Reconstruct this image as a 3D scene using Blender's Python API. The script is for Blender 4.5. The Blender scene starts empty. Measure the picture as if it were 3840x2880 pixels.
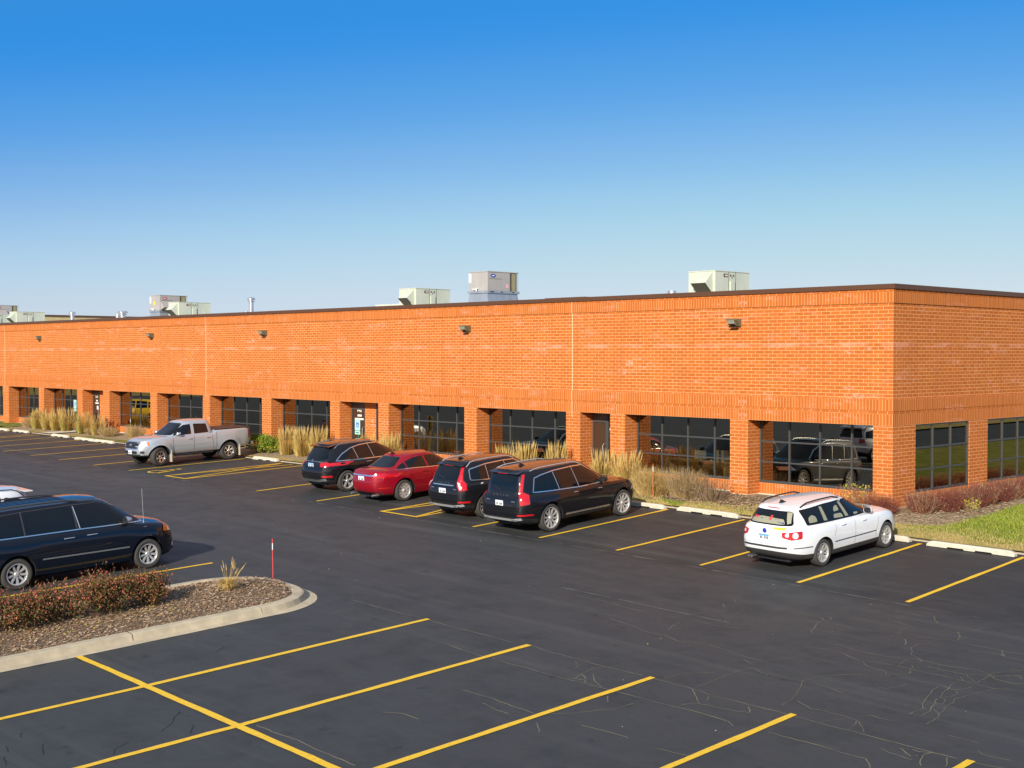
import bpy, bmesh, math, random
from mathutils import Vector, Matrix
from mathutils.bvhtree import BVHTree
from mathutils.noise import noise as mnoise
random.seed(11)
sc = bpy.context.scene
COL = sc.collection
R = math.radians
# ------------------------------------------------------------------ camera
cam_d = bpy.data.cameras.new('camera'); cam = bpy.data.objects.new('camera', cam_d); COL.objects.link(cam)
cam.location = (18.157, -31.820, 4.7724)
yaw, pitch = -0.8093, 0.0236
fw = Vector((math.sin(yaw)*math.cos(pitch), math.cos(yaw)*math.cos(pitch), -math.sin(pitch)))
cam.rotation_euler = fw.to_track_quat('-Z', 'Y').to_euler()
cam_d.sensor_width = 36; cam_d.lens = 44.767; cam_d.clip_end = 3000; cam_d.clip_start = 0.1
sc.camera = cam
# ------------------------------------------------------------------ sky and sun
SUN_EL, SUN_AZ = R(23.3), R(25.5)          # azimuth measured from -Y towards +X
sdir = Vector((math.sin(SUN_AZ)*math.cos(SUN_EL), -math.cos(SUN_AZ)*math.cos(SUN_EL), math.sin(SUN_EL)))
w = bpy.data.worlds.new('World'); sc.world = w; w.use_nodes = True
nt = w.node_tree; nt.nodes.clear()
sky = nt.nodes.new('ShaderNodeTexSky'); sky.sky_type = 'NISHITA'; sky.sun_disc = False
sky.sun_elevation = SUN_EL; sky.sun_rotation = math.pi - SUN_AZ
sky.air_density = 0.8; sky.dust_density = 0.4; sky.ozone_density = 6.0; sky.altitude = 0
bg = nt.nodes.new('ShaderNodeBackground'); bg.inputs[1].default_value = 0.10
wo = nt.nodes.new('ShaderNodeOutputWorld')
s1 = nt.nodes.new('ShaderNodeVectorMath'); s1.operation = 'SCALE'; s1.inputs['Scale'].default_value = .1
cv = nt.nodes.new('ShaderNodeRGBCurve'); s2 = nt.nodes.new('ShaderNodeVectorMath'); s2.operation = 'SCALE'; s2.inputs['Scale'].default_value = 10
for ci, pts in enumerate(([(0, .26), (.05, .17), (.085, .085), (.110, .026), (.147, .060), (.19, .140), (.275, .286), (.38, .392), (1, .8)], [(0, .26), (.19, .205), (.24, .188), (.32, .24), (.395, .316), (.524, .446), (.66, .502), (1, .63)], [(0, .34), (.42, .42), (.5, .505), (.66, .545), (.80, .568), (.9, .560), (1, .57)])):
    c_ = cv.mapping.curves[ci]; c_.points[0].location = pts[0]; c_.points[1].location = pts[-1]
    for p_ in pts[1:-1]: c_.points.new(*p_)
cv.mapping.update()
nt.links.new(sky.outputs[0], s1.inputs[0]); nt.links.new(s1.outputs[0], cv.inputs['Color']); nt.links.new(cv.outputs[0], s2.inputs[0]); nt.links.new(s2.outputs[0], bg.inputs[0]); nt.links.new(bg.outputs[0], wo.inputs[0])
sl = bpy.data.lights.new('sun', 'SUN'); sl.energy = 4.15; sl.angle = R(0.53); sl.color = (1.0, 0.93, 0.82)
so = bpy.data.objects.new('sun', sl); COL.objects.link(so); so.rotation_euler = sdir.to_track_quat('Z', 'Y').to_euler()
sc.view_settings.view_transform = 'Standard'; sc.view_settings.look = 'None'
sc.view_settings.exposure = 0.55; sc.view_settings.gamma = 1.0
sc.cycles.max_bounces = 8; sc.cycles.transparent_max_bounces = 12
sc.cycles.caustics_reflective = False; sc.cycles.caustics_refractive = False

# ------------------------------------------------------------------ materials
M = {}
def mat(name, col, rough=.6, metal=0., spec=.5, coat=0., trans=0., emis=None):
    m = bpy.data.materials.new(name); m.use_nodes = True; b = m.node_tree.nodes['Principled BSDF']
    b.inputs['Base Color'].default_value = (*col, 1); b.inputs['Roughness'].default_value = rough
    b.inputs['Metallic'].default_value = metal; b.inputs['Specular IOR Level'].default_value = spec
    b.inputs['Coat Weight'].default_value = coat; b.inputs['Coat Roughness'].default_value = .03
    M[name] = m; return m
def N(m, t, **k):
    n = m.node_tree.nodes.new(t)
    for a, v in k.items(): setattr(n, a, v)
    return n
def L(m, a, b): m.node_tree.links.new(a, b)
def BS(m): return m.node_tree.nodes['Principled BSDF']
def coords(m, kind='Object', scale=(1, 1, 1)):
    tc = N(m, 'ShaderNodeTexCoord'); mp = N(m, 'ShaderNodeMapping'); mp.inputs['Scale'].default_value = scale
    L(m, tc.outputs[kind], mp.inputs[0]); return mp.outputs[0]
def ramp(m, src, stops):
    r = N(m, 'ShaderNodeValToRGB'); e = r.color_ramp.elements
    while len(e) < len(stops): e.new(.5)
    for i, (p, c) in enumerate(stops):
        e[i].position = p; e[i].color = (*c, 1) if len(c) == 3 else c
    L(m, src, r.inputs[0]); return r.outputs[0]
def noise(m, vec, scale, detail=4, rough=.55, dist=0):
    n = N(m, 'ShaderNodeTexNoise'); n.inputs['Scale'].default_value = scale; n.inputs['Detail'].default_value = detail
    n.inputs['Roughness'].default_value = rough; n.inputs['Distortion'].default_value = dist
    if vec is not None: L(m, vec, n.inputs['Vector'])
    return n.outputs[0]
def mixc(m, fac, a, b, mode='MIX'):
    n = N(m, 'ShaderNodeMix', data_type='RGBA', blend_type=mode)
    for s, v in ((n.inputs[0], fac), (n.inputs[6], a), (n.inputs[7], b)):
        if hasattr(v, 'is_output') or isinstance(v, bpy.types.NodeSocket): L(m, v, s)
        elif isinstance(v, (int, float)): s.default_value = v
        else: s.default_value = (*v, 1)
    return n.outputs[2]
def bump(m, h, strength, dist=.02):
    b = N(m, 'ShaderNodeBump'); b.inputs['Strength'].default_value = strength; b.inputs['Distance'].default_value = dist
    L(m, h, b.inputs['Height']); L(m, b.outputs[0], BS(m).inputs['Normal'])
def noisy(name, c1, c2, scale, rough=.8, bmp=0., detail=5, kind='Object', lo=.35, hi=.65, spec=.3, bd=.02, metal=0):
    m = mat(name, c1, rough, metal, spec); v = coords(m, kind); n = noise(m, v, scale, detail)
    L(m, ramp(m, n, [(lo, c1), (hi, c2)]), BS(m).inputs['Base Color'])
    if bmp: bump(m, n, bmp, bd)
    return m

def brick(name, soldier=False):
    m = mat(name, (.5, .17, .05), .85, 0, .25)
    uv = N(m, 'ShaderNodeUVMap', uv_map='UVMap').outputs[0]
    bt = N(m, 'ShaderNodeTexBrick'); L(m, uv, bt.inputs['Vector'])
    bt.inputs['Scale'].default_value = 1; bt.inputs['Mortar Smooth'].default_value = .15; bt.inputs['Bias'].default_value = 0
    if soldier:
        bt.offset = 0; bt.inputs['Brick Width'].default_value = .1016; bt.inputs['Row Height'].default_value = .3302
        bt.inputs['Mortar Size'].default_value = .0068
    else:
        bt.offset = .5; bt.inputs['Brick Width'].default_value = .3048; bt.inputs['Row Height'].default_value = .1016
        bt.inputs['Mortar Size'].default_value = .0078
    bt.inputs['Color1'].default_value = (.43, .127, .018, 1); bt.inputs['Color2'].default_value = (.53, .166, .026, 1)
    bt.inputs['Mortar'].default_value = (.84, .47, .22, 1)
    # big slow tone changes and pale efflorescence on some bricks
    mp = N(m, 'ShaderNodeMapping'); mp.inputs['Scale'].default_value = (.35, .5, 1); L(m, uv, mp.inputs[0])
    slow = noise(m, mp.outputs[0], 1.2, 3)
    c = mixc(m, ramp(m, slow, [(.35, (0, 0, 0)), (.7, (1, 1, 1))]), bt.outputs[0], (.49, .15, .035), 'MIX')
    c = mixc(m, .30, bt.outputs[0], c)
    mp2 = N(m, 'ShaderNodeMapping'); mp2.inputs['Scale'].default_value = (.45, 1.9, 1); L(m, uv, mp2.inputs[0])
    e1 = ramp(m, noise(m, mp2.outputs[0], 1.0, 5, .62), [(.51, (0, 0, 0)), (.69, (1, 1, 1))])
    mp3 = N(m, 'ShaderNodeMapping'); mp3.inputs['Scale'].default_value = (3.28, 9.84, 1); L(m, uv, mp3.inputs[0])
    wn = N(m, 'ShaderNodeTexWhiteNoise', noise_dimensions='2D')
    fl = N(m, 'ShaderNodeVectorMath', operation='FLOOR'); L(m, mp3.outputs[0], fl.inputs[0]); L(m, fl.outputs[0], wn.inputs['Vector'])
    e2 = ramp(m, wn.outputs[0], [(.35, (0, 0, 0)), (.9, (1, 1, 1))])
    e3 = ramp(m, noise(m, uv, 9, 5, .7), [(.42, (0, 0, 0)), (.62, (1, 1, 1))])
    e = mixc(m, 1, mixc(m, 1, e1, e2, 'MULTIPLY'), e3, 'MULTIPLY')
    c = mixc(m, e, c, (.76, .42, .32))
    sx = N(m, 'ShaderNodeSeparateXYZ'); L(m, uv, sx.inputs[0])
    dz = N(m, 'ShaderNodeMath', operation='SUBTRACT'); L(m, sx.outputs[1], dz.inputs[0]); dz.inputs[1].default_value = 5.03
    ab = N(m, 'ShaderNodeMath', operation='ABSOLUTE'); L(m, dz.outputs[0], ab.inputs[0])
    bl = mixc(m, 1, ramp(m, ab.outputs[0], [(.04, (.55, .55, .55)), (.09, (0, 0, 0))]), ramp(m, noise(m, mp2.outputs[0], 2.1, 4, .6), [(.42, (0, 0, 0)), (.60, (.8, .8, .8))]), 'MULTIPLY')
    c = mixc(m, bl, c, (.82, .44, .32))
    # soot and rain streaks below the coping and along the lowest courses
    mp4 = N(m, 'ShaderNodeMapping'); mp4.inputs['Scale'].default_value = (3.2, .12, 1); L(m, uv, mp4.inputs[0])
    stk = ramp(m, noise(m, mp4.outputs[0], 1.5, 6, .7), [(.46, (0, 0, 0)), (.70, (.42, .42, .42))])
    c = mixc(m, stk, c, (.40, .115, .03))
    g = noise(m, uv, 22, 4, .6)
    c = mixc(m, .16, c, mixc(m, g, (.30, .10, .03), (.95, .42, .18)), 'OVERLAY')
    L(m, c, BS(m).inputs['Base Color'])
    bump(m, bt.outputs[1], -.5, .006)
    return m
brick('brick'); brick('soldier_brick', True)

def asphalt():
    m = mat('asphalt', (.05, .05, .055), .62, 0, .45); v = coords(m)
    n1 = noise(m, v, .16, 5, .6, .6); n2 = noise(m, v, 1.1, 5, .65); n3 = noise(m, v, 60, 3, .7); n4 = noise(m, v, 9, 4, .7)
    c = ramp(m, n1, [(.3, (.054, .062, .056)), (.5, (.061, .066, .056)), (.7, (.072, .069, .058))])
    mp = N(m, 'ShaderNodeMapping'); mp.inputs['Scale'].default_value = (.5, 1.6, 1); L(m, v, mp.inputs[0])
    st = noise(m, mp.outputs[0], 3.6, 8, .75)
    c = mixc(m, ramp(m, st, [(.3, (0, 0, 0)), (.75, (1, 1, 1))]), c, (.078, .082, .068))
    c = mixc(m, ramp(m, n2, [(.48, (0, 0, 0)), (.85, (1, 1, 1))]), c, (.038, .043, .038))
    c = mixc(m, .6, c, mixc(m, n3, (.15, .15, .15), (.85, .85, .85)), 'OVERLAY')
    c = mixc(m, ramp(m, n4, [(.66, (0, 0, 0)), (.75, (.5, .5, .5))]), c, (.14, .135, .12))
    c = mixc(m, 1, c, (.69, .66, .73), 'MULTIPLY')
    # fresh sealcoat in the bays by the building, worn wheel lanes along the aisle, oil drips
    sy = N(m, 'ShaderNodeSeparateXYZ'); L(m, v, sy.inputs[0]); wob = noise(m, v, .8, 3, .5)
    a1 = N(m, 'ShaderNodeMath', operation='MULTIPLY_ADD'); L(m, wob, a1.inputs[0]); a1.inputs[1].default_value = .8; L(m, sy.outputs[1], a1.inputs[2])
    mr = N(m, 'ShaderNodeMapRange'); L(m, a1.outputs[0], mr.inputs[0]); mr.inputs[1].default_value = -8.0; mr.inputs[2].default_value = -7.6
    c = mixc(m, mr.outputs[0], c, mixc(m, 1, c, (.74, .74, .76), 'MULTIPLY'))
    ml = N(m, 'ShaderNodeMapping'); ml.inputs['Scale'].default_value = (.05, .9, 1); L(m, v, ml.inputs[0])
    c = mixc(m, ramp(m, noise(m, ml.outputs[0], 1.0, 7, .7), [(.52, (0, 0, 0)), (.72, (.55, .55, .55))]), c, (.100, .100, .088))
    c = mixc(m, ramp(m, noise(m, v, 2.7, 2, .4), [(.70, (0, 0, 0)), (.76, (.7, .7, .7))]), c, (.022, .022, .022))
    L(m, c, BS(m).inputs['Base Color'])
    L(m, ramp(m, n2, [(.3, (.58,)*3), (.75, (.74,)*3)]), BS(m).inputs['Roughness'])
    bump(m, n3, .35, .006)
asphalt()
def paint_mark():
    m = mat('yellow_paint', (.86, .50, .02), .6, 0, .4); v = coords(m)
    n = noise(m, v, 14, 5, .7)
    L(m, ramp(m, n, [(.3, (.95, .60, .035)), (.60, (.84, .50, .025)), (.74, (.45, .29, .05))]), BS(m).inputs['Base Color'])
paint_mark()
noisy('crack_pale', (.22, .185, .125), (.085, .08, .065), 3.0, .9, lo=.36, hi=.78)
noisy('crack_dark', (.012, .012, .015), (.03, .03, .03), 6, .9)
noisy('seam_grey', (.24, .22, .18), (.08, .08, .07), 2.2, .9, lo=.40, hi=.66)
noisy('concrete', (.56, .47, .32), (.43, .36, .25), 3.5, .85, .25, 6, bd=.01)
noisy('pale_concrete', (.64, .58, .46), (.52, .47, .36), 5, .85, .25, 6, bd=.01)
def mulch_m():
    m = mat('mulch', (.2, .13, .08), .95, 0, .1); v = coords(m)
    n = noise(m, v, 26, 6, .75); vo = N(m, 'ShaderNodeTexVoronoi'); vo.inputs['Scale'].default_value = 30; L(m, v, vo.inputs['Vector'])
    c = ramp(m, n, [(.3, (.10, .062, .038)), (.5, (.29, .195, .125)), (.7, (.55, .42, .29))])
    c = mixc(m, .45, c, ramp(m, vo.outputs['Distance'], [(0, (.50, .40, .30)), (.6, (.09, .06, .04))]))
    L(m, c, BS(m).inputs['Base Color']); bump(m, n, .9, .04)
mulch_m()
noisy('bed_soil', (.46, .35, .20), (.22, .155, .09), 18, .95, .9, 8, lo=.36, hi=.62, bd=.04)
def lawn_m(name, g1, g2, dry):
    m = mat(name, g1, .95, 0, .1); v = coords(m)
    n = noise(m, v, 34, 6, .8); n2 = noise(m, v, 1.6, 5, .65)
    c = ramp(m, n, [(.3, g1), (.7, g2)])
    c = mixc(m, ramp(m, n2, [(.42, (0, 0, 0)), (.66, (1, 1, 1))]), c, dry)
    L(m, c, BS(m).inputs['Base Color']); bump(m, n, .8, .04)
lawn_m('lawn', (.08, .12, .012), (.19, .23, .025), (.30, .24, .08))
lawn_m('dry_lawn', (.36, .26, .09), (.52, .38, .15), (.22, .23, .05))
mat('coping_brown', (.105, .045, .020), .45, .0, .5)
mat('bronze_frame', (.075, .075, .072), .4, .2, .5)
mat('door_brown', (.055, .028, .014), .45)
mat('white_letter', (.85, .85, .82), .6); mat('joint_white', (.80, .55, .32), .8)
mat('roof_gray', (.5, .5, .48), .9)
noisy('tan_wall', (.48, .38, .18), (.56, .46, .24), 1.3, .9)
def rtu_m(name, c1, c2, rough=.5, metal=0.):
    m = mat(name, c1, rough, metal, .4); v = coords(m, 'Object', (1, 1, .35))
    L(m, ramp(m, noise(m, v, 2.6, 5, .65), [(.35, c1), (.7, c2)]), BS(m).inputs['Base Color'])
rtu_m('rtu_green', (.56, .58, .46), (.47, .50, .40)); rtu_m('rtu_gray', (.40, .37, .34), (.34, .32, .30))
rtu_m('galvanized', (.40, .43, .46), (.28, .32, .36), .42, .4); rtu_m('vent_metal', (.75, .75, .74), (.5, .5, .5), .3, .8)
mat('screen_dark', (.07, .06, .035), .8); mat('coil_tan', (.46, .40, .22), .7)
mat('badge_red', (.45, .03, .03), .5); mat('badge_blue', (.02, .05, .33), .4); mat('badge_brown', (.14, .05, .035), .5)
mat('badge_yellow', (.85, .55, .02), .5); mat('badge_pink', (.75, .40, .42), .6)
mat('fixture_bronze', (.17, .15, .09), .5, .2); mat('fixture_lens', (.34, .32, .24), .2, .3, .6)
mat('sign_mint', (.42, .70, .58), .5); mat('sign_blue', (.05, .16, .55), .5); mat('post_green', (.015, .13, .065), .5, .2)
mat('stake_red', (.72, .06, .05), .45); mat('stake_orange', (.80, .16, .04), .45); mat('reflector', (.8, .8, .8), .3)
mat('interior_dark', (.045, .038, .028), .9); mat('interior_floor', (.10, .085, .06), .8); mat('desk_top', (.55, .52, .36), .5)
mat('black', (.01, .01, .01), .6); mat('monitor_gray', (.42, .40, .32), .6)

def glass_m(name, tint, base=.16, rough=0.0, gc=(.98, .87, .66)):
    m = bpy.data.materials.new(name); m.use_nodes = True; t = m.node_tree; t.nodes.clear()
    o = t.nodes.new('ShaderNodeOutputMaterial'); tr = t.nodes.new('ShaderNodeBsdfTransparent'); gl = t.nodes.new('ShaderNodeBsdfGlossy')
    tr.inputs[0].default_value = (*tint, 1); gl.inputs['Roughness'].default_value = rough; gl.inputs[0].default_value = (*gc, 1)
    fr = t.nodes.new('ShaderNodeFresnel'); fr.inputs[0].default_value = 1.5
    ma = t.nodes.new('ShaderNodeMath'); ma.operation = 'ADD'; ma.use_clamp = True; ma.inputs[1].default_value = base
    mx = t.nodes.new('ShaderNodeMixShader')
    t.links.new(fr.outputs[0], ma.inputs[0]); t.links.new(ma.outputs[0], mx.inputs[0]); t.links.new(tr.outputs[0], mx.inputs[1])
    t.links.new(gl.outputs[0], mx.inputs[2]); t.links.new(mx.outputs[0], o.inputs[0]); M[name] = m
glass_m('window_glass', (.52, .47, .36), .28); glass_m('wagon_glass', (.50, .58, .56), .05)

# ------------------------------------------------------------------ object helpers
def tag(o, label=None, cat=None, group=None, kind=None):
    for k, v in (('label', label), ('category', cat), ('group', group), ('kind', kind)):
        if v: o[k] = v
    return o
def empty(name, loc, rz=0, **k):
    o = bpy.data.objects.new(name, None); COL.objects.link(o); o.location = loc; o.rotation_euler = (0, 0, rz)
    o.empty_display_size = .2; return tag(o, **k)
def copy_tree(o, parent=None):
    c = o.copy(); COL.objects.link(c); c.parent = parent
    for ch in list(o.children): copy_tree(ch, c)
    return c
class MB:
    """collects shapes, several materials, and links them as one mesh object"""
    def __init__(s): s.v = []; s.f = []; s.m = []; s.mats = []; s.cur = 0; s.sm = []; s.smooth = False
    def mt(s, n):
        if n not in s.mats: s.mats.append(n)
        s.cur = s.mats.index(n); return s
    def add(s, vs, fs, smooth=None):
        b = len(s.v); s.v += [tuple(p) for p in vs]
        for f in fs: s.f.append([b+i for i in f]); s.m.append(s.cur); s.sm.append(s.smooth if smooth is None else smooth)
        return s
    def box(s, x0, x1, y0, y1, z0, z1, T=None):
        vs = [Vector((x, y, z)) for z in (z0, z1) for y in (y0, y1) for x in (x0, x1)]
        if T: vs = [T @ v for v in vs]
        return s.add(vs, [(0, 2, 3, 1), (4, 5, 7, 6), (0, 1, 5, 4), (2, 6, 7, 3), (0, 4, 6, 2), (1, 3, 7, 5)], False)
    def prism(s, poly, axis, a, b, T=None, smooth=False):
        """poly: 2-D points; axis 'x': (y,z), 'y': (x,z), 'z': (x,y)"""
        def P(p, t): return Vector({'x': (t, p[0], p[1]), 'y': (p[0], t, p[1]), 'z': (p[0], p[1], t)}[axis])
        n = len(poly); vs = [P(p, a) for p in poly]+[P(p, b) for p in poly]
        if T: vs = [T @ v for v in vs]
        s.add(vs, [list(range(n)), list(range(2*n-1, n-1, -1))], False)
        b0 = len(s.v)-2*n
        for i in range(n):
            j = (i+1) % n; s.f.append([b0+i, b0+n+i, b0+n+j, b0+j][::-1]); s.m.append(s.cur); s.sm.append(smooth)
        return s
    def tube(s, pts, r, n=8, cap=True, r2=None):
        pts = [Vector(p) for p in pts]; rings = []
        for i, p in enumerate(pts):
            d = (pts[min(i+1, len(pts)-1)]-pts[max(i-1, 0)]).normalized()
            a = d.cross(Vector((0, 0, 1)) if abs(d.z) < .9 else Vector((1, 0, 0))).normalized(); b = d.cross(a)
            rr = r if r2 is None else r+(r2-r)*i/(len(pts)-1)
            rings.append([p+(a*math.cos(t)+b*math.sin(t))*rr for t in [2*math.pi*k/n for k in range(n)]])
        vs = [v for rg in rings for v in rg]; fs = []
        for i in range(len(pts)-1):
            for k in range(n): fs.append((i*n+k, i*n+(k+1) % n, (i+1)*n+(k+1) % n, (i+1)*n+k))
        s.add(vs, fs, True)
        if cap: s.add(rings[0], [list(range(n))[::-1]], False); s.add(rings[-1], [list(range(n))], False)
        return s
    def lathe(s, prof, n=32, T=None, close=False):
        """prof: (radius, height) pairs about local Y axis of T"""
        vs = []; m = len(prof)
        for k in range(n):
            t = 2*math.pi*k/n
            for r_, h in prof: vs.append(Vector((r_*math.cos(t), h, r_*math.sin(t))))
        if T: vs = [T @ v for v in vs]
        fs = []
        for k in range(n):
            k2 = (k+1) % n
            for i in range(m-1): fs.append((k*m+i, k*m+i+1, k2*m+i+1, k2*m+i))
        return s.add(vs, fs, True)
    def mesh(s, name):
        me = bpy.data.meshes.new(name); me.from_pydata(s.v, [], s.f)
        for n in s.mats: me.materials.append(M[n])
        me.polygons.foreach_set('material_index', s.m); me.polygons.foreach_set('use_smooth', s.sm); me.update()
        return me
    def build(s, name, parent=None, uv=False, **k):
        me = s.mesh(name)
        if uv:
            ul = me.uv_layers.new(name='UVMap')
            for p in me.polygons:
                nx, ny, nz = (abs(c) for c in p.normal)
                for li in p.loop_indices:
                    c = me.vertices[me.loops[li].vertex_index].co
                    z0 = uv if isinstance(uv, float) else 0.0
                    ul.data[li].uv = (c.y+.13, c.z-z0) if nx > max(ny, nz) else ((c.x, c.z-z0) if ny >= nz else (c.x, c.y))
        o = bpy.data.objects.new(name, me); COL.objects.link(o); o.parent = parent
        return tag(o, **k)
def interp(x, xs, ys):
    if x <= xs[0]: return ys[0]
    for i in range(len(xs)-1):
        if x <= xs[i+1]: return ys[i]+(ys[i+1]-ys[i])*(x-xs[i])/(xs[i+1]-xs[i])
    return ys[-1]
def sinterp(x, pts):
    """smooth (monotone-ish hermite) interpolation through (x, y) points"""
    if x <= pts[0][0]: return pts[0][1]
    if x >= pts[-1][0]: return pts[-1][1]
    n = len(pts)
    for i in range(n-1):
        if x <= pts[i+1][0]: break
    def sl(j):
        if j <= 0 or j >= n-1: j0 = max(0, min(n-2, j if j <= 0 else n-2)); return (pts[j0+1][1]-pts[j0][1])/(pts[j0+1][0]-pts[j0][0])
        a = (pts[j][1]-pts[j-1][1])/(pts[j][0]-pts[j-1][0]); b = (pts[j+1][1]-pts[j][1])/(pts[j+1][0]-pts[j][0])
        return 0 if a*b <= 0 else 2*a*b/(a+b)
    h = pts[i+1][0]-pts[i][0]; t = (x-pts[i][0])/h
    return (2*t**3-3*t*t+1)*pts[i][1]+(t**3-2*t*t+t)*h*sl(i)+(-2*t**3+3*t*t)*pts[i+1][1]+(t**3-t*t)*h*sl(i+1)
# lie of the land, metres (lot falls away from the building and to the right)
YN, YF, YG, YC = -7.766, -2.362, -16.154, -22.091
def gz(x, y):
    c = interp(x, [-110, -52, -26, -6, 3, 30], [.42, .334, .255, .156, 0, -.30])
    n = interp(x, [-110, -42, -25, -13, -3, 5, 35], [.22, .165, .066, -.088, -.201, -.377, -.75])
    f = -.335-.0177*max(-60, min(x, 45)); k = -.570-.0188*max(-60, min(x, 45))
    return interp(y, [YC-30, YC, YG, YN, YF], [k-.9, k, f, n, c])
# ------------------------------------------------------------------ ground
def sheet(name, mt, xs, ys, zf, **k):
    m = MB().mt(mt); m.smooth = True; nx, ny = len(xs), len(ys)
    vs = [(x, y, zf(x, y)) for y in ys for x in xs]
    m.add(vs, [(j*nx+i, j*nx+i+1, (j+1)*nx+i+1, (j+1)*nx+i) for j in range(ny-1) for i in range(nx-1)])
    return m.build(name, kind='structure', **k)
def fr(a, b, st):
    n = max(1, round((b-a)/st)); return [a+(b-a)*i/n for i in range(n+1)]
sheet('ground', 'dry_lawn', [-900, -300, 300, 900], [-900, -300, 300, 900], lambda x, y: -2.6)
sheet('asphalt_lot', 'asphalt', fr(-110, 60, 2.0), sorted(set(fr(-80, -24, 4)+fr(-24, -16.2, 1.0)+[YG, YC, YN]+fr(-16, -2.0, .6))), gz)
WB = .50                                                  # foot of the brick walls
def bedz(x, y):
    """planting strip rising from the kerb to the wall"""
    k = gz(x, -2.2)+.03
    if x <= 0: return k+(WB-.02-k)*min(1, max(0, (y+1.95)/1.85))
    # right of the building: the slope bends round the corner
    t = min(1, max(0, (y+1.95)/2.2)); far = k+.30*t
    s = min(1, max(0, 1-x/3.2)); return far+(WB-.02-far)*s*t if y > -1.95 else k
EDGE = -1.98
sheet('mulch_bed', 'bed_soil', fr(-57.4, 2.3, .35), fr(EDGE+.0, .7, .27), lambda x, y: bedz(x, y)+(.03*mnoise(Vector((x*1.7, y*1.7, 0))) if y > EDGE+.05 else -.02))
sheet('side_mulch_bed', 'bed_soil', fr(0.0, 2.25, .32), fr(.7, 60, .5), lambda x, y: bedz(x, y)+.03*mnoise(Vector((x*1.7, y*1.7, 0))))
# lawn at the corner: edge of the mulch curves away from the kerb
def sheet_poly(name, mt, rows, zf, dz=.0, **k):
    m = MB().mt(mt); m.smooth = True; nx = len(rows[0]); vs = []
    for r_ in rows: vs += [(x, y, zf(x, y)+dz) for x, y in r_]
    m.add(vs, [(j*nx+i, j*nx+i+1, (j+1)*nx+i+1, (j+1)*nx+i) for j in range(len(rows)-1) for i in range(nx-1)])
    return m.build(name, kind='structure', **k)
def lx(y): return interp(y, [-1.98, -1.75, -1.45, -1.15, -.8, -.2, 1, 4, 60], [-4.6, -3.2, -.3, 1.15, 1.9, 2.15, 2.2, 1.75, 1.8])
ys = fr(EDGE, 2, .12)+fr(2.5, 60, .8)
sheet_poly('side_lawn', 'lawn', [[(lx(y)+(12-lx(y))*i/40, y) for i in range(41)] for y in ys], bedz, .022)
def dry_w(x): return .62+.18*math.sin(x*1.3)+.12*math.sin(x*3.1)
sheet_poly('dry_grass_verge', 'dry_lawn', [[(x, EDGE-.004+dry_w(x)*j/6*(1 if x > -6.5 else .55)) for x in fr(-57, 12, .3)] for j in range(7)], bedz, .03)
sheet_poly('far_lawn', 'lawn', [[(x, EDGE+(2.6)*j/8) for x in fr(-100, -57.2, .9)] for j in range(9)], bedz, .02)
sheet_poly('green_verge', 'lawn', [[(x, EDGE+.12+(.30+.12*math.sin(x*.9))*j/4) for x in fr(-46, -37, .3)] for j in range(5)], bedz, .045)
sheet('drive_lane', 'asphalt', fr(12, 20, 2), fr(EDGE, 80, 4), lambda x, y: bedz(12, y)-.05)
sheet('side_walk_verge', 'dry_lawn', fr(20, 29, 3), fr(EDGE, 90, 5), lambda x, y: bedz(12, y)+.03)
sheet('rear_lawn', 'lawn', fr(29, 120, 10), fr(EDGE, 200, 12), lambda x, y: bedz(12, y)+.06)
# flush concrete kerb between lot and planting
k = MB().mt('concrete')
for x in fr(-100, 12, 2.0)[:-1]:
    x2 = x+1.99; z0, z1 = gz(x, -2.2), gz(x2, -2.2)
    k.add([(x, -2.075, z0-.1), (x2, -2.075, z1-.1), (x2, EDGE-.003, z1-.1), (x, EDGE-.003, z0-.1),
           (x, -2.075, z0+.022), (x2, -2.075, z1+.022), (x2, EDGE-.003, z1+.028), (x, EDGE-.003, z0+.028)],
          [(0, 3, 2, 1), (4, 5, 6, 7), (0, 1, 5, 4), (1, 2, 6, 5), (2, 3, 7, 6), (3, 0, 4, 7)])
k.build('concrete_kerb', kind='structure')
# concrete walks from the lot to two of the doors
def walk(name, a, b, wd):
    m = MB().mt('pale_concrete'); n = 10; vs = []
    for i in range(n+1):
        t = i/n; x = a[0]+(b[0]-a[0])*t; y = a[1]+(b[1]-a[1])*t
        for s_ in (-wd/2, wd/2): vs.append((x+s_, y, bedz(x, y)+.05))
    m.add(vs, [(2*i, 2*i+1, 2*i+3, 2*i+2) for i in range(n)]); m.build(name, kind='structure')
walk('concrete_path', (-50.6, EDGE), (-48.9, .55), 1.3); walk('concrete_path', (-24.4, EDGE), (-24.4, .55), 2.2)
walk('concrete_path', (-11.1, EDGE), (-11.1, .55), 1.2)

# ------------------------------------------------------------------ painted markings and cracks
def strip(m, pts, w0, dz, jit=0, zf=gz):
    P = []
    for i in range(len(pts)-1):
        a, b = Vector(pts[i]), Vector(pts[i+1]); n = max(1, int((b-a).length/.35))
        for j in range(n): P.append(a.lerp(b, j/n))
    P.append(Vector(pts[-1])); vs = []
    for i, p in enumerate(P):
        d = (P[min(i+1, len(P)-1)]-P[max(0, i-1)]).normalized(); q = Vector((-d.y, d.x))
        for s_ in (-1, 1):
            ww = w0/2+(random.uniform(-jit, jit) if jit else 0); c = p+q*s_*ww; vs.append((c.x, c.y, zf(c.x, c.y)+dz))
    m.add(vs, [(2*i, 2*i+1, 2*i+3, 2*i+2) for i in range(len(P)-1)])
def line(a, b, wd=.105, dz=.008):
    m = MB().mt('yellow_paint'); strip(m, [a, b], wd, dz, .009); m.build('parking_line', kind='structure')
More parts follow.
